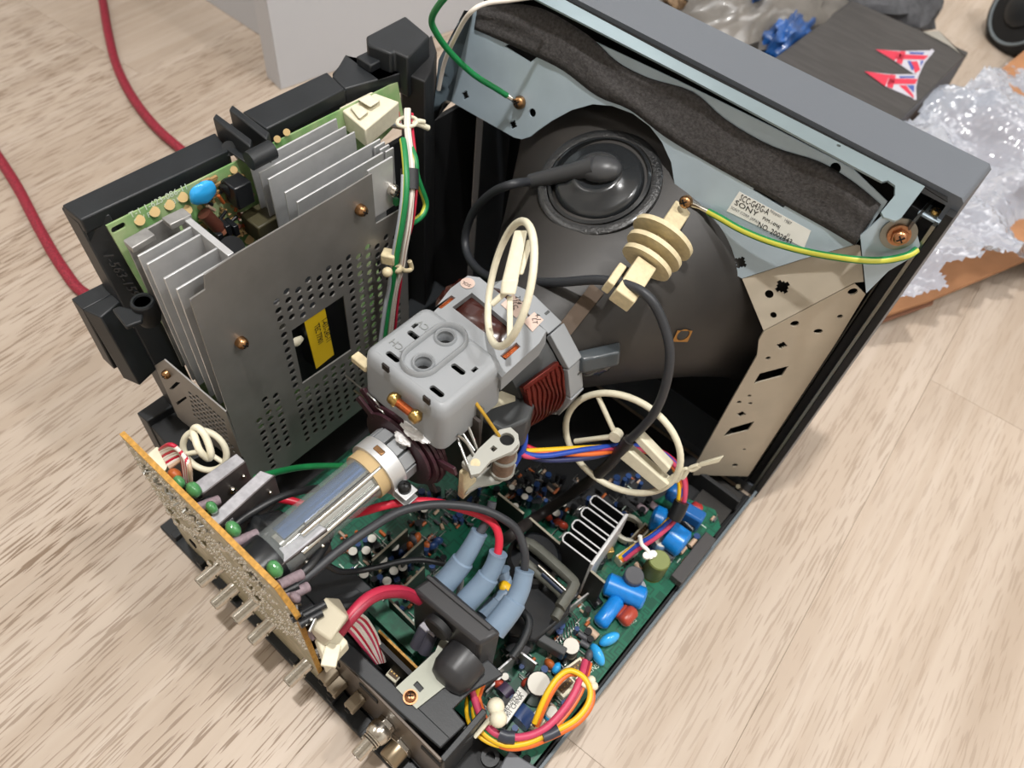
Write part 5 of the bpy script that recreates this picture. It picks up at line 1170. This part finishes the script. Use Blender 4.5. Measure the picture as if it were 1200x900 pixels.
roll('film_capacitor', (724, 725), (735, 711), .006, .0036, cred); roll('film_capacitor', (729, 730), (743, 714), .0075, .0052, cred)
roll('film_capacitor', (763, 605), (779, 612), .016, .0105, cblue); roll('film_capacitor', (781, 624), (803, 640), .016, .0115, cblue); roll('film_capacitor', (783, 573), (797, 582), .02, .008, mat('deep_blue_capacitor', '#1a5a9a', .35))
obj('film_capacitor', MB().box(up(806, 604, .010), (.024, .011, .020), Matrix.Rotation(.15, 3, 'Z')), mat('deep_blue_capacitor', '#1a5a9a'), mbd, .002)
roll('film_capacitor', (809, 593), (822, 600), .012, .0055, mat('dull_red_capacitor', '#9a2c2c', .4))
for u, v, rx, ry in ((714, 749, .004, .0085), (700, 767, .0085, .004), (644, 838, .004, .004)): obj('disc_capacitor', MB().ball(up(u, v, .006), (rx, ry, .006), Matrix.Rotation(-.4, 3, 'Z'), 16, 10), cbluel, mbd, 0, 60)
for u, v, m_ in ((652, 783, cbluel), (644, 778, corange), (617, 800, cred), (585, 802, cred), (645, 606, cred), (660, 616, cred), (654, 612, cred), (578, 786, cred), (500, 640, corange), (480, 641, corange), (489, 630, corange), (507, 640, cblued), (513, 634, cblued), (469, 648, cblued), (484, 632, cgrey), (612, 615, cred), (606, 622, cred), (690, 768, cgrey), (655, 640, mat('pink_brown', '#7d5a50', .5))):
    obj('ceramic_capacitor', MB().ball(up(u, v, .007), (.0044, .003, .0046), Matrix.Rotation(u, 3, 'Z'), 12, 8), m_, mbd, 0, 60)
for a, b, m_, r in (((688, 736), (700, 747), ctan, .003), ((680, 752), (690, 758), cgrey, .0022), ((678, 742), (692, 752), cgrey, .0022), ((745, 660), (751, 668), ctan, .002), ((808, 640), (815, 632), ctan, .002), ((797, 648), (803, 641), ctan, .002), ((770, 596), (760, 588), cpink, .003), ((758, 600), (748, 592), cpink, .003), ((665, 690), (675, 700), cgrey, .004), ((655, 720), (664, 728), cgrey, .003), ((800, 660), (807, 652), corange, .0016), ((695, 700), (702, 710), cblack, .004), ((577, 562), (571, 570), wgreen, .003), ((575, 585), (583, 592), mat('green_sleeve', '#3aa06a', .4), .0032), ((438, 660), (446, 670), mat('gold_resistor', '#b3a06a', .4), .0012), ((800, 610), (812, 622), cblack, .004)):
    obj('resistor', MB().cyl(up(*a, .005), up(*b, .005), r, n=12), m_, mbd, 0, 40)
# scattered small parts over the visible board
rj = random.Random(21)
def free(u, v): return not (690 < u < 760 and 600 < v < 640 and False)
groups_ = {}
zones = [((690, 700), (640, 870), 90), ((560, 800), (690, 880), 60), ((780, 590), (850, 640), 40), ((620, 560), (760, 640), 140), ((540, 540), (640, 600), 120), ((400, 625), (520, 690), 190), ((430, 700), (500, 765), 30), ((590, 720), (680, 800), 60), ((760, 640), (830, 680), 30), ((480, 575), (560, 620), 90)]
mcols = [mat('tinned_wire', '#a9a9a5', .3, 1.0), cblack, ctan, corange, cgrey, mat('pale_mark', '#b9c8bc', .5), cblued]
sets = [MB() for _ in mcols]
for (x0, y0_), (x1, y1_), n in zones:
    for k in range(n):
        u, v = rj.uniform(x0, x1), rj.uniform(y0_, y1_); p = up(u, v, 0)
        if not (-.095 < p.x < .160 and -.300 < p.y < -.058): continue
        j = rj.choice((0, 0, 0, 1, 1, 2, 3, 4, 5, 6)); a = rj.choice((0, pi / 2, pi / 2, 0, rj.uniform(0, pi))); d = V((cos(a), sin(a), 0)) * rj.uniform(.0025, .005)
        if j == 0: sets[0].tube(spline([p - d, p - d + V((0, 0, .003)), p + d + V((0, 0, .003)), p + d], 2), .0004, 5)
        elif j == 5: sets[5].box(p + V((0, 0, .0003)), (abs(d.x) + .0008, abs(d.y) + .0008, .0004))
        elif j == 6 or (j == 1 and rj.random() < .5): sets[j].cyl(p, p + V((0, 0, rj.uniform(.006, .012))), rj.uniform(.0016, .003), n=10)
        else: sets[j].cyl(p - d * .7 + V((0, 0, .0018)), p + d * .7 + V((0, 0, .0018)), rj.uniform(.0009, .0015), n=8)
for s_, m_ in zip(sets, mcols): obj('small_components', s_, m_, mbd, 0, 50, 'stuff')
for s_, sz, (u, v) in (('T9017', .009, (478, 606)), ('1-231', .005, (512, 600)), ('CN501', .005, (690, 790)), ('Q853', .004, (735, 735)), ('J', .006, (660, 850))):
    text('board_print', s_, sz, up(u, v, .0003), (.3, 1, 0), (-1, .3, 0), inkw, mbd)
for k in range(13):
    p = up(640 + k * 3.0, 775 - k * 2.7 - 12, .0002); obj('wire_comb', MB().tube(spline([p + V((-.004, .004, 0)), p + V((-.002, .002, .003)), p + V((.003, -.002, .003)), p + V((.004, -.003, 0))], 3), .0004, 6), mcols[0], mbd, 0, 60)
# upright boards and dividers
def wall(name, a, b, zt_, zb, th, m, par=mbd, edge=None):
    A_, B_ = onz(a[0], a[1], zt_), onz(b[0], b[1], zt_); d = (B_ - A_).normalized(); n_ = V((-d.y, d.x, 0)) * th; dz = V((0, 0, zt_ - zb))
    o = obj(name, MB().hexa([A_ - dz, B_ - dz, B_ - dz + n_, A_ - dz + n_, A_, B_, B_ + n_, A_ + n_]), m, par, 0, 0)
    if edge: obj('board_edge', MB().hexa([A_, B_, B_ + n_, A_ + n_] + [p + V((0, 0, .0006)) for p in (A_, B_, B_ + n_, A_ + n_)]), edge, o, 0, 0)
    return o
dk = mat('dark_board', '#15130f', .6); ed = mat('pale_board_edge', '#8a8474', .5)
wall('upright_board', (583, 579), (613, 603), .072, ZB, .0016, dk, edge=ed); wall('upright_board', (620, 608), (708, 684), .075, ZB, .0016, dk, edge=ed)
for a, b in (((437, 658), (478, 621)), ((471, 657), (497, 633)), ((475, 689), (498, 665)), ((540, 580), (575, 548))): wall('upright_board', a, b, .058, ZB, .0016, mat('dark_green_board', '#16241c', .5), edge=ed)
wall('steel_divider', (594, 770), (709, 681), .044, ZB, .0012, alud); wall('steel_divider', (568, 800), (609, 765), .055, ZB, .0012, alud, edge=alu); wall('steel_divider', (609, 765), (628, 779), .055, ZB, .0012, alud, edge=alu); wall('steel_divider', (570, 812), (592, 790), .040, ZB, .0012, alud)
wall('upright_board', (455, 703), (492, 740), .055, ZB, .0014, mat('dark_green_board', '#16241c'), edge=ed)
# finned heat sink on the board
hs3 = thing('heat_sink', 'small aluminium heat sink with looped fins on the green main board', 'heat sink', tuple(up(700, 640, 0)))
A_, B_ = onz(691, 661, .086), onz(733, 601, .086)
obj('base_plate', MB().hexa([A_ - V((0, 0, .054)), B_ - V((0, 0, .054)), B_ + V((.0025, .0012, -.054)), A_ + V((.0025, .0012, -.054)), A_, B_, B_ + V((.0025, .0012, 0)), A_ + V((.0025, .0012, 0))]), alu, hs3, .0006)
for k in range(4):
    t0, t1 = (k + .12) / 4, (k + .78) / 4; P0, P1 = A_.lerp(B_, t0), A_.lerp(B_, t1); dn = V((-.026, -.001, 0)); dd = (P1 - P0)
    loop = [P0, P0 + dn * .93, P0 + dn + dd * .25, P0 + dn + dd * .75, P1 + dn * .93, P1]
    mbq = MB(); w = .0011
    for i in range(5):
        a, b = loop[i], loop[i + 1]; d = (b - a).normalized(); n_ = V((-d.y, d.x, 0)) * w * .5
        mbq.hexa([a - n_ - V((0, 0, .050)), b - n_ - V((0, 0, .050)), b + n_ - V((0, 0, .050)), a + n_ - V((0, 0, .050)), a - n_, b - n_, b + n_, a + n_])
    obj('fin', mbq, mat('black_anodised_fin', '#1c1c1d', .5), hs3, 0, 0)
    mbq = MB()
    for i in range(5):
        a, b = loop[i], loop[i + 1]; d = (b - a).normalized(); n_ = V((-d.y, d.x, 0)) * w * .5
        mbq.hexa([a - n_, b - n_, b + n_, a + n_] + [p + V((0, 0, .0005)) for p in (a - n_, b - n_, b + n_, a + n_)])
    obj('fin_edge', mbq, alu, hs3, 0, 0)
for (u, v) in ((704, 655), (712, 648), (700, 662)): obj('power_transistor', MB().box(up(u, v, .012), (.008, .005, .012), Matrix.Rotation(.9, 3, 'Z')), cblack if u != 712 else brass, hs3, .0006)
obj('coil_ring', MB().lathe([(0, .012), (.006, .012), (.006, .009), (0, .009)], up(735, 622, .004), (0, 0, 1), 24), mat('ivory_ring', '#b9b6a8', .4), mbd, 0, 40)
# white headers
def header(a, b, h, w, label=None):
    A_, B_ = up(*a, h), up(*b, h); d = (B_ - A_).normalized(); L = (B_ - A_).length; n_ = V((-d.y, d.x, 0)); R = Matrix((d, n_, V((0, 0, 1)))).transposed(); c = (A_ + B_) / 2
    o = obj('header_socket', MB().box(c - V((0, 0, h / 2)), (L, w, h), R), cream, mbd, .0006)
    obj('socket_recess', MB().box(c + V((0, 0, .0002)), (L * .82, w * .55, .0004), R), mat('brown_recess', '#5a4632', .6), o)
    n = max(2, int(L / .0028))
    for k in range(n): obj('pin', MB().box(A_.lerp(B_, (k + 1) / (n + 1)) + V((0, 0, .0006)), (.0008, .0008, .001), R), brass, o)
header((725, 655), (747, 640), .010, .007); header((742, 634), (760, 615), .010, .007); header((659, 793), (684, 775), .010, .008); header((655, 812), (671, 795), .010, .009); header((622, 850), (634, 838), .010, .009); header((663, 800), (668, 794), .009, .006); header((456, 785), (468, 795), .03, .008)
for k in range(6): obj('via', MB().cyl(up(729 + k * 3.2, 668 - k * 3.4, .0), up(729 + k * 3.2, 668 - k * 3.4, .0011), .0010, n=8), dark, mbd)
obj('dark_cover', MB().box(up(812, 655, .004), (.010, .05, .008)), mat('dark_cover', '#3c3a3a', .5), mbd, .0006)
obj('green_subboard', MB().box(onz(460, 730, .045), (.055, .012, .0016), Matrix.Rotation(0, 3, 'Z')), pcbg, mbd)
obj('tan_subboard', MB().box(onz(470, 772, .065), (.04, .0016, .03)), pcbt, mbd)
# delay-line block with printed label
dl = thing('labelled_module', 'cream topped module with printed numbers standing on the green main board', 'module', tuple(up(607, 825, 0)))
T_ = [onz(u, v, ZB + .02) for u, v in ((586, 838), (594, 848), (619, 813), (609, 804))]
obj('module_body', MB().hexa([p - V((0, 0, .020)) for p in T_] + [p - V((0, 0, .004)) for p in T_]), cblack, dl, .0006)
lb2 = obj('label_top', MB().hexa([p - V((0, 0, .004)) for p in T_] + T_), paper, dl, .0003)
du = (T_[2] - T_[1]).normalized()
for k, s_ in enumerate(('1-463-099-22', '7901 CHINA')): text('label_print', s_, .0048, T_[0].lerp(T_[1], .38 + .42 * k) + du * .001 + V((0, 0, .0002)), du, T_[0] - T_[1], ink, lb2, 'LEFT', .00003, .75)
obj('blue_coil', MB().cyl(up(606, 846, .008), up(617, 832, .008), .0085, n=18), cblued, mbd, 0, 40)
obj('dark_coil', MB().cyl(up(588, 815, .008), up(597, 806, .008), .006, n=14), mat('plum_sleeve', '#3b3045', .4), mbd, 0, 40)
# flyback transformer
fb_ = thing('flyback_transformer', 'black flyback transformer with a grey ferrite core, below the blue-grey boots', 'transformer', tuple(onz(625, 700, ZB)))
B0 = [onz(u, v, .062) for u, v in ((583, 672), (626, 648), (672, 696), (668, 716), (628, 750), (596, 742))]
obj('transformer_body', MB().prism([p - V((0, 0, .03)) for p in B0], (0, 0, .026)), cblack, fb_, .002)
obj('round_winding', MB().lathe([(0, .020), (.022, .020), (.025, .017)], onz(622, 668, .045), (0, 0, 1), 28), cblack, fb_, 0, 40)
loop = [onz(u, v, .078) for u, v in ((612, 643), (622, 638), (668, 678), (671, 688), (664, 700), (656, 712))]
obj('ferrite_core', MB().tube(spline(loop, 4), .0052, 8, flat=.8), ferrite, fb_, 0, 50)
loop = [onz(u, v, .074) for u, v in ((612, 656), (640, 680), (656, 694), (660, 706), (650, 725))]
obj('ferrite_core', MB().tube(spline(loop, 4), .0036, 8), ferrite, fb_, 0, 50)
obj('core_clip', MB().tube([onz(631, 663, .080), onz(664, 693, .080)], .0016, 8), chrome, fb_, 0, 50)
obj('winding_wire', MB().tube([onz(636, 672, .078), onz(662, 696, .078)], .002, 8), mat('dark_blue_wire', '#2a3346', .4), fb_, 0, 50)
obj('plastic_frame', MB().tube(spline([onz(u, v, .070) for u, v in ((596, 690), (608, 712), (620, 728), (612, 752), (600, 770))], 4), .003, 8), black, fb_, 0, 50)
obj('plastic_frame', MB().box(onz(625, 745, .05), (.05, .006, .012), Matrix.Rotation(.2, 3, 'Z')), mat('dark_grey_moulding', '#3d3f40'), fb_, .001)
obj('side_coil', MB().cyl(onz(598, 770, .04), onz(620, 748, .04), .007, n=16), cgrey, fb_, 0, 40)
# ------------------------------------------------------------------ high voltage block with boots
hv = thing('high_voltage_block', 'black moulded high voltage distribution block with blue-grey rubber boots', 'high voltage block', tuple(onz(535, 730, .085)))
T_ = [onz(482, 690, .130), onz(562, 757, .130), onz(588, 741, .130), onz(508, 672, .130)]
hvm = mat('satin_black_moulding', '#2b2b2d', .38, bump=.03, scale=900)
obj('block_body', MB().hexa([p - V((0, 0, .072)) for p in T_] + T_), hvm, hv, .0025)
xm = (T_[1] - T_[0]).normalized(); ym = V((-xm.y, xm.x, 0))
ctr = (T_[0] + T_[1]) / 2
obj('top_ridge', MB().hexa([T_[0] + xm * .002 + ym * .0105, T_[1] - xm * .001 + ym * .0105, T_[1] - xm * .001 + ym * .0135, T_[0] + xm * .002 + ym * .0135] + [p + V((0, 0, .0016)) for p in (T_[0] + xm * .002 + ym * .0105, T_[1] - xm * .001 + ym * .0105, T_[1] - xm * .001 + ym * .0135, T_[0] + xm * .002 + ym * .0135)]), hvm, hv, .0006)
bb = ony(545, 772, T_[0].y); R = Matrix((xm, ym, V((0, 0, 1)))).transposed()
obj('rear_boss', MB().lathe([(-.002, .0145), (.012, .014), (.018, .0115), (.020, .006)], bb, -ym, 26), hvm, hv, 0, 50)
obj('boss_shoulder', MB().box(bb + V((0, 0, -.012)) - ym * .005, (.026, .018, .02), R), hvm, hv, .003)
kb = ony(500, 715, T_[0].y)
obj('focus_knob', MB().lathe([(0, .0095), (.004, .0095), (.005, .0085)], kb + V((.012, 0, -.002)), -ym, 22), blackm, hv, 0, 40)
for du_, l_ in ((0, 'upper'), (1, 'lower')):
    p, p2_ = onz(488 + du_ * 9, 757 + du_ * 6, .072), onz(499 + du_ * 9, 735 + du_ * 6, .086)
    o = obj('control_shaft', MB().cyl(p, p2_, .0046, n=16), mat('dark_grey_shaft', '#4a4a55', .4), hv, 0, 40)
    obj('shaft_tip', MB().box(p2_ + V((0, 0, .002)), (.006, .006, .004), R), mat('pale_shaft_tip', '#a9a8b0', .4), o, .0005)
def boots(P, r0, r1):
    Q = spline(P, 14); n = len(Q); rs = []
    for i in range(n):
        t = i / (n - 1)
        rs.append(r0 - t * r0 * .12 if t < .50 else (r0 * .80 + (r1 - r0 * .80) * (t - .5) / .5) if t < .93 else r1 * 1.06)
    return obj('rubber_boot', MB().tube(Q, rs, 20), boot, hv, 0, 40)
boots(pts([(512, 694, 'z', .118), (535, 667, 'z', .128), (550, 645, 'z', .138), (562, 623, 'z', .147)]), .0078, .0052)
boots(pts([(546, 706, 'z', .118), (566, 684, 'z', .126), (578, 665, 'z', .134), (584, 648, 'z', .142)]), .0076, .0056)
boots(pts([(578, 738, 'z', .118), (597, 714, 'z', .124), (609, 692, 'z', .13), (615, 668, 'z', .138)]), .0080, .0058)
boots(pts([(566, 724, 'z', .105), (582, 706, 'z', .105), (594, 696, 'z', .105)]), .006, .0055)
boots(pts([(594, 692, 'z', .085), (590, 678, 'z', .095), (587, 668, 'z', .10)]), .0055, .006)
obj('yellow_bead', MB().ball(onz(592, 688, .108), (.005, .004, .003)), wyel, hv, 0, 60)
obj('pale_tube', MB().tube(spline(pts([(534, 672, 'z', .1), (540, 680, 'z', .095), (537, 700, 'z', .09)])), .0022, 8), mat('grey_wire', '#9aa0a6'), hv, 0, 60)
def hvw(name, label, P, r, m): return lead(name, pts(P), r, m, label, 'wire', None, None, 12, 8)
hvw('high_voltage_lead', 'thick grey-black lead arching from the right hand boot over the board to the tan board', [(614, 672, 'z', .136), (615, 648, 'z', .146), (606, 622, 'z', .155), (590, 608, 'z', .162), (565, 597, 'z', .168), (535, 592, 'z', .172), (500, 592, 'z', .175), (465, 601, 'z', .178), (430, 622, 'z', .18), (395, 647, 'z', .18), (365, 672, 'z', .18), (342, 690, 'z', .18)], .0026, cablem)
hvw('high_voltage_lead', 'red lead leaving the middle boot and passing under the grey-black lead', [(583, 650, 'z', .141), (585, 632, 'z', .148), (580, 616, 'z', .154), (566, 605, 'z', .158), (540, 596, 'z', .16), (505, 588, 'z', .162), (470, 589, 'z', .165), (445, 594, 'z', .166), (428, 599, 'z', .162), (408, 603, 'z', .155), (380, 600, 'z', .148), (345, 588, 'z', .148), (305, 580, 'z', .152)], .0026, mat('bright_red_wire', '#c02238', .38))
hvw('high_voltage_lead', 'short dark lead rising out of the left hand boot', [(560, 627, 'z', .146), (568, 615, 'z', .15), (574, 600, 'z', .156), (577, 588, 'z', .16)], .0028, mat('dark_sleeve', '#3a3c42', .45))
hvw('thin_black_lead', 'thin black lead sagging across the white topped capacitors', [(520, 661, 'z', .11), (495, 656, 'z', .115), (470, 658, 'z', .12), (445, 664, 'z', .125), (420, 669, 'z', .13), (400, 670, 'z', .14), (385, 663, 'z', .15), (372, 655, 'z', .155)], .0019, wblack)
hvw('black_lead', 'black lead curving up between the grey heat sinks behind the tan board', [(268, 622, 'z', .185), (282, 610, 'z', .186), (300, 598, 'z', .187), (325, 584, 'z', .186), (350, 576, 'z', .18), (372, 572, 'z', .17)], .0022, wblack)
hvw('black_lead', 'black lead running beside the lower grey heat sink', [(335, 692, 'z', .18), (350, 676, 'z', .182), (366, 660, 'z', .182), (380, 640, 'z', .178), (388, 620, 'z', .17)], .0026, wblack)
hvw('green_yellow_lead', 'green and yellow lead passing under the perforated shield', [(300, 560, 'z', .17), (325, 553, 'z', .15), (350, 548, 'z', .13), (375, 546, 'z', .12), (410, 546, 'z', .11)], .0021, wgreen)
# crimson bundle from the block to the cream plugs
cb = thing('crimson_bundle', 'crimson and brown wire bundle arching from the cream plugs to the black block', 'wire bundle', tuple(onz(430, 705, .13)))
for k, (m_, du_, dv_, r) in enumerate(((mat('crimson_sleeve', '#b02a44', .4), 0, 0, .0034), (wora, 3, 5, .0013), (wyel, -4, -1, .0011), (mat('dark_crimson', '#8e2036', .4), 1.5, 3, .003))):
    lead('wire', pts([(u + du_, v + dv_, 'z', z) for u, v, z in ((388, 750, .15), (398, 737, .152), (412, 720, .155), (428, 703, .155), (445, 694, .15), (462, 692, .142), (476, 694, .132), (490, 701, .120))]), r, m_, parent=cb, n=12, k=6)
rb = thing('ribbon_wires', 'striped pink and white wires dropping from the crimson bundle to the rear header', 'wire bundle', tuple(onz(435, 765, .05)))
for k in range(9):
    lead('wire', pts([(404 + k * 2.3, 733 - k * 1.6, 'z', .13), (414 + k * 2.2, 744 - k * 2, 'z', .11), (427 + k * 2.0, 760 - k * 1.4, 'z', .09), (441 + k * 1.2, 777 - k * .2, 'z', .07)]), .0011, (wpink, wwhite, wred, wwhite, wwhite, wpink, wwhite, wred, wwhite)[k], parent=rb, n=6, k=5)
# steel bracket on the rear cover
sb = thing('steel_bracket', 'pale steel bracket screwed to the black rear cover under the high voltage block', 'bracket', tuple(onz(500, 800, .0905)))
Pk = Plane((0, 0, .0915), (1, 0, 0), (0, 1, 0))
Pk.plate('bracket_plate', Pk.pxs([(464, 806), (510, 764), (515, 752), (528, 742), (545, 760), (548, 800), (520, 806), (488, 831)]), [Pk.pxs([(484, 803), (489, 798), (497, 807), (492, 812)])], .0014, mat('pale_bracket', '#94968b', .5, .4), sb)
obj('bracket_fold', MB().hexa([onz(464, 806, .0915), onz(512, 762, .0915), onz(513, 763, .0915), onz(465, 807, .0915)] + [p - V((0, 0, .012)) for p in (onz(464, 806, .0915), onz(512, 762, .0915), onz(513, 763, .0915), onz(465, 807, .0915))]), mat('pale_bracket', '#9fa096'), sb)
screw('screw', onz(481, 817, .0922), (0, 0, 1), .0036, .003, goldscrew, sb, True, .0046)
# colour-coded harness loop at the near corner
lp = thing('looped_harness', 'loop of yellow, orange and crimson wires tied with a cream clip at the near corner', 'wire bundle', tuple(onz(630, 850, .05)))
def cp(L, z): return [(480 + a / 4, 675 + b_ / 4, 'z', z + dz) for a, b_, dz in L]
yw = [(345, 455, .03), (315, 540, .022), (300, 610, .016), (315, 690, .012), (370, 755, .010), (450, 792, .010), (540, 785, .010), (620, 755, .012), (700, 718, .014), (780, 670, .016), (835, 600, .018), (845, 530, .020), (810, 470, .022), (750, 443, .022), (700, 470, .022), (655, 530, .020), (620, 600, .016), (585, 690, .008)]
pw = [(290, 515, .024), (305, 580, .020), (340, 670, .016), (400, 735, .014), (470, 756, .014), (560, 748, .014), (640, 710, .016), (710, 640, .018), (765, 560, .020), (800, 480, .020), (822, 400, .014)]
for L, m_, r, off in ((yw, wyel, .0019, (0, 0)), (yw, wora, .0019, (12, 14)), (pw, wpink, .0024, (0, 0)), (pw, mat('dark_crimson', '#8e2036'), .0018, (18, 6)), (pw, wora, .0014, (26, 12)), (pw, wgreen, .0014, (-14, 14)), (yw[:9], wyel, .0014, (-34, 4))):
    lead('wire', pts(cp([(a + off[0], b_ + off[1], dz - (.003 if off[0] else 0)) for a, b_, dz in L], .05)), r, m_, parent=lp, n=10, k=6)
for L, w in (([(420, 742, .015), (455, 756, .015), (492, 757, .015)], .0042), ([(622, 752, .013), (660, 738, .013), (698, 718, .014)], .0042)):
    obj('black_sleeve', MB().tube(pts(cp(L, .05)), w, 12, flat=.8), mat('slate_sleeve', '#333640', .4), lp, 0, 50)
lead('wire', pts(cp([(340, 455, .03), (325, 500, .02), (322, 560, .012)], .05)), .0018, wora, parent=lp)
hc = thing('harness_clip', 'cream nylon clip with two round heads over the looped wires at the near corner', 'cable clip', tuple(onz(583, 835, .07)))
for (u, v) in ((581, 828), (584, 842)): obj('round_head', MB().ball(onz(u, v, .078), (.0056, .0056, .0056), None, 16, 10), cream, hc, 0, 60)
obj('strap', MB().tube([onz(578, 838, .074), onz(556, 863, .066)], .0022, 10, flat=.6), cream, hc, 0, 50)
obj('strap', MB().tube([onz(578, 836, .074), onz(572, 850, .064)], .002, 8), cream, hc, 0, 50)
hd = thing('cable_tie', 'off-white cable tie round the looped wires beside the tray edge', 'cable tie', tuple(onz(690, 800, .06)))
obj('tie_band', MB().tube(spline([onz(676, 794, .07), onz(682, 801, .07), onz(690, 806, .068)]), .0016, 8), cream, hd, 0, 60)
for (u, v) in ((693, 797), (696, 804)): obj('tie_head', MB().ball(onz(u, v, .068), (.003, .003, .003)), cream, hd, 0, 60)
# second harness arching to the right side
rh_ = thing('arched_harness', 'blue, crimson and yellow wires arching round the large hoop to a white header', 'wire bundle', tuple(onz(790, 560, .1)))
bw = [(608, 515, .16), (614, 526, .155), (640, 530, .15), (690, 527, .145), (740, 522, .135), (775, 530, .12), (797, 553, .10), (800, 580, .085), (790, 604, .07), (768, 625, .06), (745, 640, .05), (730, 652, .042)]
for k, (m_, du_, dv_) in enumerate(((wblue, 0, 0), (wpink, 2, 4), (wyel, -4, 2), (wora, -1, 5), (wred, 3, 1), (mat('navy_wire', '#232a55', .4), -3, 5))):
    lead('wire', [onz(u + du_ * (1 if i > 3 else .6), v + dv_ + (5 * sin(i * 1.1 + k) if i < 4 else 0), z - .001 * k) for i, (u, v, z) in enumerate(bw)], .0019, m_, parent=rh_, n=8, k=6)
obj('black_sleeve', MB().tube([onz(799, 588, .083), onz(795, 598, .078), onz(790, 607, .072)], .0058, 12), cblack, rh_, 0, 50)
obj('tie_loop', MB().tube(spline([onz(750, 628, .066), onz(752, 638, .060), onz(759, 645, .058), onz(763, 655, .056)]), .0016, 8), white, rh_, 0, 60)
for (u, v) in ((757, 652), (765, 650)): obj('tie_head', MB().lathe([(0, .0028), (.002, .0028), (.002, .0012)], onz(u, v, .056), (0, 0, 1), 14), white, rh_, 0, 40)
lead('blue_lead', pts([(610, 500, 'z', .17), (615, 510, 'z', .168), (613, 525, 'z', .16), (606, 538, 'z', .15), (602, 545, 'z', .145)]), .0022, wblue, 'short blue lead looping beside the bobbin unit', 'wire')
# near corner of the tray
nc = thing('corner_bracket', 'black plastic corner bracket with a screw boss at the near end of the tray', 'bracket', tuple(onz(575, 885, .01)))
obj('corner_plate', MB().prism([onz(u, v, .024) for u, v in ((545, 850), (590, 862), (625, 905), (560, 930), (520, 890))], (0, 0, -.014)), blackm, nc, .001)
obj('screw_boss', MB().lathe([(0, .0062), (.006, .0062), (.006, .0032), (.001, .003)], onz(574, 889, .024), (0, 0, 1), 20), black, nc, 0, 40)
obj('grey_block', MB().box(onz(606, 905, .03), (.022, .014, .02), Matrix.Rotation(.2, 3, 'Z')), mat('grey_block', '#5e6166', .5), nc, .001)
# ------------------------------------------------------------------ groups for things that repeat
GR = {'video_socket': 'nickel video sockets on the rear panel', 'cable_support': 'cream nylon cable hoops', 'heat_sink': 'aluminium heat sinks', 'earth_lead': 'green and yellow earth leads',
      'high_voltage_lead': 'leads from the rubber boots', 'black_lead': 'black leads behind the tan board'}
for o in list(bpy.data.objects):
    k = o.name.split('.')[0]
    if o.parent is None and k in GR and o.get('label'): o['group'] = GR[k]
